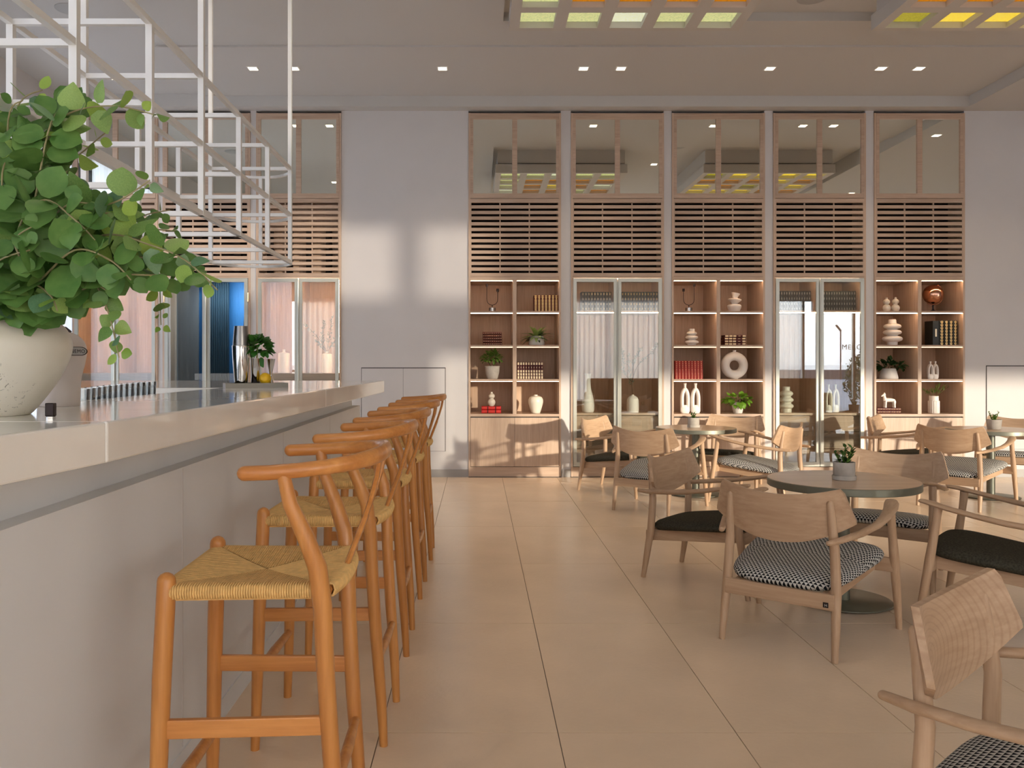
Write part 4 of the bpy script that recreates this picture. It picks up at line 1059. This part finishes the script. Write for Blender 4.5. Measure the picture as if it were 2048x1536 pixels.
pot_plant('potted_plant', (PX(1777.5,9.42),9.42,ZR[3]), [(.092,0),(.098,.006),(.095,.03),(.074,.115),(.066,.118),(.064,.09)], WHITEC, 'dark heart-leaved plant in a wide white pot, below the large ring vase', bush(.075,.06,60,.165,.075,GRD,.06,'heart',-.4,offx=.02), 6)
# needle plant in the ribbed vase: part of the arrangement
nd = thing('greenery', 'yellow-green needle-leaved sprigs in the white ribbed vase', 'plant', (PX(1867.5,9.42),9.42,ZR[4]+.15))
m = MB(); ms = MB(); r = random.Random(9)
for bx in (-.13,-.09,-.03,.02,.07,.12,.16):
    pts = [(0,0,0),(bx*.4,0,.07),(bx,-.03*r.random(),.115+.05*(bx>0)+r.uniform(-.02,.03))]; ms.tube(pts, .0022, 5)
    for q in range(26):
        t_ = .35+.65*q/26; p = Vector(pts[1]).lerp(Vector(pts[2]), max(0,(t_-.35)/.65)); d = (Vector(pts[2])-Vector(pts[1])).normalized()+rdir(r,-1,1)*.9
        leaf(m, p, d, (0,0,1), r.uniform(.03,.05), .006, 'needle', nv=2, nu=1)
part(ms, 'stems', STEMM, nd); o = part(m, 'needles', GRN, nd, ang=None); o['kind'] = 'stuff'
# olive branches: thin branch in unit 2, sprays behind the bar
def branches(loc, paths, n, L, W, mat, label, seed, dens=40):
    t = thing('branch_arrangement', label, 'branches', loc); r = random.Random(seed); m = MB()
    for p in paths:
        pp = smooth([Vector(x) for x in p], 4); pp = [Vector(x) for x in pp]
        part(MB().tube(pp, [.0035*(1-.6*i/len(pp)) for i in range(len(pp))], 6), 'stem', STEMM, t)
        for k in range(dens):
            q = .38+.62*k/dens; i = min(len(pp)-2, int(q*(len(pp)-1))); c = pp[i].lerp(pp[i+1], q*(len(pp)-1)-i)
            d = (pp[i+1]-pp[i]).normalized()+rdir(r,-1,1)*1.1; leaf(m, c+rdir(r,-1,1)*.012, d, (0,-1,.4), L*r.uniform(.6,1.2), W, 'oval', nv=3, nu=1)
    o = part(m, 'small_leaves', mat, t, ang=None); o['kind'] = 'stuff'
branches((PX(1265.5,9.42),9.42,ZG[4]+.10), [[(0,0,0),(-.01,0,.20),(-.03,.0,.30),(-.05,.02,.55)],[(-.01,0,.24),(.05,-.02,.42),(.22,0,.58),(.27,0,.66)],[(-.01,0,.24),(-.10,0,.36),(-.115,-.02,.60)],[(-.02,0,.30),(.02,0,.48),(.10,.0,.62)]], 4, .032, .009, OLV, 'thin leafy olive branch in the white bottle behind the second glass door', 11, 60)
branches((PX(654,9.44),9.44,1.145+.12), [[(0,0,0),(-.01,0,.12),(-.08,0,.25),(-.20,0,.38),(-.26,0,.43)],[(0,0,.1),(.01,0,.2),(.03,0,.32),(.06,0,.52)],[(0,0,.1),(-.03,0,.2),(-.05,0,.3),(-.03,0,.46)],[(0,0,.1),(.04,0,.18),(.10,0,.26)],[(0,0,.1),(-.05,0,.16),(-.12,0,.24)]], 5, .034, .008, OLV, 'grey-green olive branches in the pale bottle behind the bar', 12, 40)
# table plants
def jade(H, n, Lf, mat, sp):
    def f(t, r, z0):
        base = MB(); leaf(base, (0,0,0), (0,0,1), (0,1,0), 1, .52, 'oval', fold=.25, curl=.12, nv=5); lm = base.mesh('leaf', mat, True, None)
        for b in range(n):
            a = b*2.4+r.random(); tip = Vector((math.cos(a)*sp*r.uniform(.5,1), math.sin(a)*sp*r.uniform(.5,1), z0+H*r.uniform(.55,1)))
            part(MB().tube([(0,0,z0-.01),tuple(tip*.55+Vector((0,0,z0*.4))),tuple(tip)], [.0045,.0035,.0025], 6), 'stem', GRN, t)
            for k in range(9):
                q = .3+.7*k/8; c = Vector((0,0,z0)).lerp(tip, q); d = Vector((math.cos(k*1.57+b),math.sin(k*1.57+b),.55+.5*q)).normalized()
                o = part(lm, 'leaf', None, t); s = Lf*r.uniform(.75,1.1); o.scale = (s,s,s); o.location = c; o.rotation_euler = d.to_track_quat('Z','Y').to_euler()
    return f
pp1 = [(.050,.014),(.0535,.016),(.0545,.092),(.0495,.092),(.048,.07)]
sauc = [(.050,0),(.0585,.001),(.0595,.022),(.0565,.022),(.056,.013)]
JD = leafmat('jade_leaf', (.018,.060,.014), (.075,.17,.035), rough=.3, tl=.08)
pot_plant('potted_plant', (TA[0]+.0,TA[1]-.02,.6405), pp1, CONC, 'jade plant in a grey concrete pot on the nearest round table', jade(.115,6,.036,JD,.055), 21, sauc)
pot_plant('potted_plant', (PX(1387,8.03),8.03,.6405), pp1, CONC, 'small dark succulent in a grey pot on the back round table', jade(.08,5,.026,JD,.022), 22, sauc)
pot_plant('potted_plant', (PX(1988,7.80),7.80,.6405), [(.052,0),(.056,.003),(.066,.09),(.061,.09),(.058,.07)], CONC, 'small leafy succulent in a beige pot on the right rear table', jade(.12,7,.026,GRN,.05), 23, None)

# ================================================================ ON THE BAR
TRAYM = plain('gunmetal', (.13,.12,.105), .38, metal=.9)
tr_ = thing('bar_tray', 'low steel bar tray on the counter under the cocktail tools', 'tray', (-1.215,4.60,BT), R(22))
part(MB().box(-.165,.165,-.075,.075,0,.004), 'tray_base', TRAYM, tr_, smooth=False)
m = MB()
m.box(-.165,.165,-.075,-.071,.004,.026); m.box(-.165,.165,.071,.075,.004,.026); m.box(-.165,-.161,-.071,.071,.004,.026); m.box(.161,.165,-.071,.071,.004,.026)
part(m, 'tray_rim', TRAYM, tr_, smooth=False)
part(MB().box(-.155,.155,-.066,.066,.004,.016), 'rubber_mat', BLACKM, tr_, smooth=False)
zi = BT+.0165
def onbar(px, Y): return (PX(px, Y), Y, zi)
sk = thing('cocktail_shaker', 'tall polished two-part cocktail shaker on the tray', 'cocktail shaker', onbar(482, 4.575))
part(MB().lathe(smooth([(.0,.0),(.032,.0),(.034,.003),(.040,.07),(.0455,.15),(.0475,.205),(.0485,.208),(.0485,.212),(.045,.212),(.044,.19)],3), 36, capb=False, capt=False), 'shaker_tin', STEEL, sk, ang=60)
part(MB().lathe(smooth([(.0445,.19),(.0435,.215),(.040,.27),(.0365,.312),(.036,.316),(.034,.319),(.012,.3195),(0,.3195)],3), 36, capb=False, capt=False), 'top_tin', STEELB, sk, ang=60)
mc = thing('mint_cup', 'polished steel cup holding fresh green mint', 'cup', onbar(511, 4.62))
part(MB().lathe([(.0,.0),(.022,.0),(.0235,.003),(.0285,.14),(.0295,.144),(.0275,.144),(.022,.01),(0,.008)], 30, capb=False, capt=False), 'cup', STEEL, mc, ang=50)
m = MB(); r = random.Random(31)
for k in range(140):
    d = rdir(r,-.3,1); c = Vector((.012+d.x*.055, d.y*.045, .19+d.z*.055)); leaf(m, c, d+rdir(r,-1,1)*.5, (0,-.5,1), r.uniform(.035,.055), r.uniform(.026,.038), 'oval', curl=.4)
for k in range(5): leaf(m, (.03,-.01,.15-.006*k), (.5,-.3,-.9), (0,-1,.3), .04, .024, 'oval')
o = part(m, 'mint_leaves', leafmat('mint_leaf', (.012,.07,.010), (.055,.22,.025), rough=.4), mc, ang=None); o['kind'] = 'stuff'
part(MB().tube([(0,0,.01),(.004,0,.10),(.012,0,.20)], .003, 6).tube([(.0,.005,.01),(-.006,0,.10),(-.01,0,.21)], .003, 6), 'stems', GRN, mc)
LEM = plain('lemon_peel', (.86,.50,.01), .38, bump=.35, bscale=160, noise=.06, nscale=25); PULP = plain('lemon_pulp', (.90,.66,.22), .4, noise=.15, nscale=60)
lm_ = thing('lemon', 'bright yellow lemon with its end cut, on the bar tray', 'lemon', (PX(530.5,4.60),4.60,zi), R(25))
part(MB().lathe(smooth([(.0,-.036),(.006,-.034),(.010,-.030),(.026,-.018),(.033,0),(.028,.018),(.018,.028)],3), 28, capb=False), 'fruit', LEM, lm_, ang=None, loc=(0,0,.032)).rotation_euler = (R(76),0,R(-22))
part(MB().lathe([(.018,0),(.016,.0015)], 24), 'cut_face', PULP, lm_, loc=(-.013,.026,.039)).rotation_euler = (R(-100),0,R(-22))
jg = thing('jigger', 'polished steel double-ended jigger on the tray', 'jigger', onbar(541.5, 4.66))
part(MB().lathe([(.0215,0),(.0205,.004),(.0075,.048),(.0075,.052),(.0125,.08),(.0245,.140),(.0255,.141),(.0235,.141),(.006,.056)], 30, capt=False), 'double_cone', STEEL, jg, ang=40)
# appliance behind the vase
IV = plain('ivory_enamel', (.66,.58,.53), .35)
ap = thing('ice_cream_machine', 'ivory dome-topped countertop machine with oval badge behind the big vase', 'appliance', (-1.27,2.55,BT))
part(MB().lathe(smooth([(.058,0),(.060,.02),(.062,.08),(.073,.13),(.078,.165),(.071,.195),(.049,.217),(.02,.228),(0,.23)],4), 36, capt=False), 'body', IV, ap, ang=None)
part(MB().tube([(-.035,0,.223),(-.02,0,.235),(.0,0,.240),(.02,0,.235),(.035,0,.223)], (.006,.004), 8, up=(0,1,0)), 'handle', BLACKM, ap)
bd = MB(); hs = 20; pts = [(.024*math.cos(a)+(.018 if math.cos(a)>0 else -.018), .0135*math.sin(a)*1.0) for a in [2*math.pi*k/hs for k in range(hs)]]
bd.prism_xz(pts, -.003, 0, 0)
bo = part(bd, 'badge', BLACKM, ap, loc=(.0650,-.040,.166)); bo.rotation_euler = (R(-6),0,R(58))
part(MB().prism_xz([(x*.90,z*.86) for x,z in pts], -.0042, -.003), 'badge_face', plain('badge_silver',(.42,.40,.38),.4), bo)
part(MB().prism_xz([(.0075*math.cos(2*math.pi*k/14)-.026,.0075*math.sin(2*math.pi*k/14)) for k in range(14)], -.005, -.0042), 'emblem', BLACKM, bo)
t_ = text('NEMO', .0155, BLACKM, 'lettering', bo, .0003); t_.location = (-.015,-.0048,-.0055); t_.rotation_euler = (R(90),0,0)
ft = thing('table_stand', 'black upright with a small chrome foot behind the base of the big vase', 'stand', (-.980,1.93,BT))
part(MB().box(-.010,.010,-.008,.008,.008,.038), 'upright', BLACKM, ft, smooth=False, bevel=.002); part(MB().lathe([(.011,0),(.011,.007),(.008,.009)], 20, (0,0,0)), 'chrome_foot', STEEL, ft)
# ---- big vase
def vasemat():
    m, t, b = nt('aged_cream_glaze'); L = t.links.new
    co = t.nodes.new('ShaderNodeTexCoord')
    n1 = t.nodes.new('ShaderNodeTexNoise'); n1.inputs['Scale'].default_value = 4; n1.inputs['Detail'].default_value = 3
    r1 = t.nodes.new('ShaderNodeValToRGB'); r1.color_ramp.elements[0].color = (.70,.65,.53,1); r1.color_ramp.elements[1].color = (.84,.80,.70,1); r1.color_ramp.elements[0].position = .35; r1.color_ramp.elements[1].position = .65
    n2 = t.nodes.new('ShaderNodeTexNoise'); n2.inputs['Scale'].default_value = 75; n2.inputs['Detail'].default_value = 6; n2.inputs['Distortion'].default_value = 1.5
    n3 = t.nodes.new('ShaderNodeTexNoise'); n3.inputs['Scale'].default_value = 7; n3.inputs['Detail'].default_value = 2
    r2 = t.nodes.new('ShaderNodeValToRGB'); r2.color_ramp.elements[0].position = .60; r2.color_ramp.elements[1].position = .68
    r3 = t.nodes.new('ShaderNodeValToRGB'); r3.color_ramp.elements[0].position = .56; r3.color_ramp.elements[1].position = .66
    for n in (n1,n2,n3): L(co.outputs['Object'], n.inputs['Vector'])
    L(n1.outputs['Fac'], r1.inputs[0]); L(n2.outputs['Fac'], r2.inputs[0]); L(n3.outputs['Fac'], r3.inputs[0])
    mu = t.nodes.new('ShaderNodeMath'); mu.operation = 'MULTIPLY'; L(r2.outputs[0], mu.inputs[0]); L(r3.outputs[0], mu.inputs[1])
    mx = t.nodes.new('ShaderNodeMix'); mx.data_type = 'RGBA'; L(mu.outputs[0], mx.inputs[0]); L(r1.outputs[0], mx.inputs[6]); mx.inputs[7].default_value = (.07,.06,.045,1)
    L(mx.outputs[2], b.inputs['Base Color']); b.inputs['Roughness'].default_value = .28
    bp = t.nodes.new('ShaderNodeBump'); bp.inputs['Strength'].default_value = .25; bp.inputs['Distance'].default_value = .003; bp.invert = True
    L(mu.outputs[0], bp.inputs['Height']); L(bp.outputs[0], b.inputs['Normal']); return m
VX, VY = -1.238, 2.10
solo(MB().lathe(smooth([(.105,0),(.112,.004),(.138,.035),(.178,.095),(.204,.160),(.198,.205),(.168,.240),(.125,.258),(.093,.264),(.086,.270),(.085,.286),(.088,.293),(.080,.294),(.076,.262),(.08,.23)],4), 72, capt=False), 'ceramic_vase', vasemat(), 'large round cream ceramic vase with dark crackle marks on the bar', 'vase', loc=(VX,VY,BT), ang=None)
# ---- eucalyptus
EUC = leafmat('eucalyptus_leaf', (.060,.17,.035), (.34,.50,.14), tl=.22, rough=.42)
EUB = leafmat('eucalyptus_blue_leaf', (.08,.19,.09), (.27,.42,.22), tl=.18, rough=.45)
EUY = leafmat('eucalyptus_young_leaf', (.18,.34,.05), (.46,.62,.13), tl=.3, rough=.4)
eu = thing('eucalyptus', 'large spray of round-leaved green eucalyptus in the cream vase', 'plant', (VX,VY,BT+.26))
lv = []
for mt in (EUC, EUB, EUY):
    for cu, fo, shp, wd in ((.05,.10,'round',.92),(.24,.24,'heart',.90),(-.12,.08,'heart',.80)):
        m = MB(); leaf(m, (0,0,0), (0,0,1), (0,-1,0), 1, wd, shp, fold=fo, curl=cu, nv=8); lv.append(m.mesh('leaf', mt, True, None))
er = random.Random(5)
def pt(px, py, Y): return Vector((PX(px,Y)-VX, Y-VY, PZ(py,Y)-BT-.26))
o0 = (0, 625)
EB = [  # branch: pixel waypoints with depth, leaf size, node step
 ([(-5,625,2.1),(30,470,2.05),(60,340,2.0),(95,260,1.97),(150,222,1.95),(230,212,1.93),(312,230,1.92)], .058, .036),
 ([(-15,625,2.12),(0,450,2.1),(10,300,2.08),(40,205,2.05),(85,180,2.04)], .056, .036),
 ([(5,625,2.08),(80,500,2.0),(160,430,1.93),(240,400,1.88),(300,360,1.86)], .064, .038),
 ([(10,625,2.05),(110,520,1.95),(210,470,1.88),(300,490,1.84),(370,520,1.82),(435,580,1.80)], .056, .034),
 ([(15,625,2.05),(110,555,1.98),(180,560,1.93),(215,620,1.90),(238,715,1.89)], .046, .032),
 ([(0,625,2.12),(90,430,2.16),(140,330,2.18),(170,300,2.2),(215,262,2.2)], .056, .036),
 ([(10,625,2.1),(140,530,2.12),(240,470,2.14),(310,520,2.15),(322,650,2.16)], .040, .030),
 ([(10,622,2.0),(60,570,1.9),(100,590,1.86),(115,622,1.85)], .055, .034),
 ([(-40,625,2.1),(-60,450,2.05),(-20,330,2.0),(20,290,1.98)], .058, .036),
 ([(0,625,2.05),(40,450,1.92),(90,400,1.86),(150,440,1.83),(190,480,1.82)], .066, .036),
 ([(-10,625,2.1),(40,540,1.88),(30,480,1.84),(70,450,1.82)], .062, .034),
 ([(-20,625,2.15),(30,400,2.22),(70,300,2.25),(110,210,2.26),(130,200,2.26)], .054, .036),
 ([(10,625,2.1),(120,560,2.2),(200,520,2.25),(270,440,2.27),(340,420,2.27)], .048, .034),
 ([(5,625,2.05),(90,590,1.95),(150,585,1.92),(190,570,1.9),(225,590,1.9)], .052, .034),
 ([(-30,625,2.0),(-30,560,1.88),(0,520,1.84),(60,500,1.82)], .062, .034),
 ([(0,625,2.1),(70,380,2.1),(40,330,2.06),(-5,260,2.05)], .056, .034),
 ([(0,625,2.0),(80,560,1.9),(150,500,1.84),(220,520,1.82),(262,560,1.82)], .058, .034),
 ([(-10,625,2.2),(60,520,2.28),(130,470,2.3),(190,400,2.3)], .055, .036),
 ([(-30,625,2.15),(-20,500,2.2),(40,420,2.22),(60,360,2.22)], .058, .036),
]
for q in range(14):
    x = er.uniform(-10, 230); y = er.uniform(210, 560) if x < 150 else er.uniform(400, 560)
    EB.append(([(0,625,2.1),(x*.4+10,(y+700)/2.1,2.05+er.uniform(-.1,.1)),(x*.8,y+30,2.05+er.uniform(-.15,.15)),(x+25,y-10,2.05+er.uniform(-.18,.18))], .052, .034))
for x, y in ((250,420),(300,470),(345,505),(270,520),(210,440),(330,450),(385,540),(180,400)):
    EB.append(([(0,625,2.1),(x*.35+10,(y+560)/2,2.0),(x*.75,y+10,1.95+er.uniform(-.12,.12)),(x+20,y+12,1.93+er.uniform(-.15,.15))], .044, .032))
extra = MB(); cnt = 0
for bi_, (wp, ls, step) in enumerate(EB):
    P = [Vector(x) for x in smooth([tuple(pt(*q)) for q in wp], 6)]
    br = part(MB().tube(P, [.0024*(1-.6*i/len(P))+.0005 for i in range(len(P))], 6), 'branch', plain('eucalyptus_twig', (.30,.26,.13), .6) if bi_ == 0 else bpy.data.materials['eucalyptus_twig'], eu)
    acc = 0; tot = sum((P[i+1]-P[i]).length for i in range(len(P)-1)); node = 0; run = 0; ang0 = er.uniform(0,3)
    for i in range(len(P)-1):
        seg = (P[i+1]-P[i]).length
        while acc+seg >= node*step+.05:
            q = (node*step+.05-acc)/seg; c = P[i].lerp(P[i+1], q); ax = (P[i+1]-P[i]).normalized(); node += 1
            frac = (acc+q*seg)/tot; sz = 1.38*ls*(1.05-.50*max(0,frac-.45)/.55)*er.uniform(.78,1.15)
            if frac > .93: sz *= .75
            side = ax.cross(Vector((0,0,1))); side = side.normalized() if side.length > .1 else Vector((1,0,0)); nn = side.cross(ax)
            a = ang0+node*1.25
            for s in (0, math.pi):
                d = (side*math.cos(a+s)+nn*math.sin(a+s)+ax*.45+Vector((0,0,-.25))+rdir(er,-1,1)*.25).normalized()
                cc = c+d*.008
                if cnt < 292 and bi_ < 17:
                    cnt += 1; w_ = er.random(); mi = 0 if w_ < .58 else (3 if w_ < .82 else 6)
                    if frac > .85 and er.random() < .5: mi = 6
                    o = part(lv[mi+er.randrange(3)], 'leaf', None, br); k = sz*(1 if er.random()<.85 else .8); o.scale = (k*er.uniform(.85,1.1),k,k)
                    face = (Vector((er.uniform(-.6,.6),-1,er.uniform(-.1,1.0)))).normalized()
                    z = d; x = face.cross(z)
                    if x.length < .15: x = Vector((1,0,0)).cross(z)
                    x.normalize(); y = z.cross(x).normalized()
                    o.matrix_local = Matrix.Translation(cc) @ Matrix((x,y,z)).transposed().to_4x4() @ Matrix.Diagonal((*o.scale,1))
                else: leaf(extra, cc, d, (er.uniform(-.5,.5),-1,.6), sz, sz*.92, 'round', fold=.12, curl=er.uniform(-.1,.25))
        acc += seg
o = part(extra, 'inner_foliage', EUC, eu, ang=None); o['kind'] = 'stuff'
print('eucalyptus leaves', cnt)
# planting outside, mirrored in the glass doors
def shrub(loc, rx, ry, h, n, label, seed):
    t = thing('shrub', label, 'shrub', loc); r = random.Random(seed); m = MB()
    for k in range(n):
        d = rdir(r,-.8,1); c = Vector((d.x*rx*r.uniform(.5,1), d.y*ry*r.uniform(.5,1), h*.5+d.z*h*.5*r.uniform(.6,1)))
        leaf(m, c, rdir(r,-1,1), (0,0,1), .12, .07, 'oval', nv=2, nu=1)
    o = part(m, 'foliage', GRD, t, ang=None); o['kind'] = 'stuff'; part(MB().tube([(0,0,0),(0,0,h*.6)], .05, 8), 'trunk', STEMM, t)
shrub((11.75,-7.2,-.12), .55, .5, 1.75, 1500, 'dark bush outside, mirrored beside the lettering in the glass door', 3)
#shrub((8.35,-3.0,-.12), .42, .35, 1.85, 1400, 'outdoor hedge plant mirrored low in the glass doors', 4)
# lounge sofas behind the camera, mirrored
SOF = plain('brown_upholstery', (.17,.085,.05), .8)
def sofa(x, y, w_, rz, label):
    t = thing('sofa', label, 'sofa', (x,y,0), R(rz))
    part(MB().box(-w_/2,w_/2,-.35,.35,.1,.42), 'seat', SOF, t, smooth=False, bevel=.04)
    part(MB().box(-w_/2,w_/2,-.42,-.26,.1,.92), 'backrest', SOF, t, smooth=False, bevel=.05)
    for s in (-1,1): part(MB().box(s*w_/2-.06,s*w_/2+.06,-.40,.34,.1,.60), 'arm', SOF, t, smooth=False, bevel=.04)
    for sx in (-1,1):
        for sy in (-1,1): part(MB().box(sx*(w_/2-.1)-.02,sx*(w_/2-.1)+.02,sy*.3-.02,sy*.3+.02,0,.1), 'leg', BLACKM, t, smooth=False)
sofa(3.4,-.75,1.7,0,'brown sofa behind the camera, mirrored in the second glass cabinet')
sofa(7.3,-.75,1.3,0,'brown sofa behind the camera, mirrored in the fourth glass cabinet')
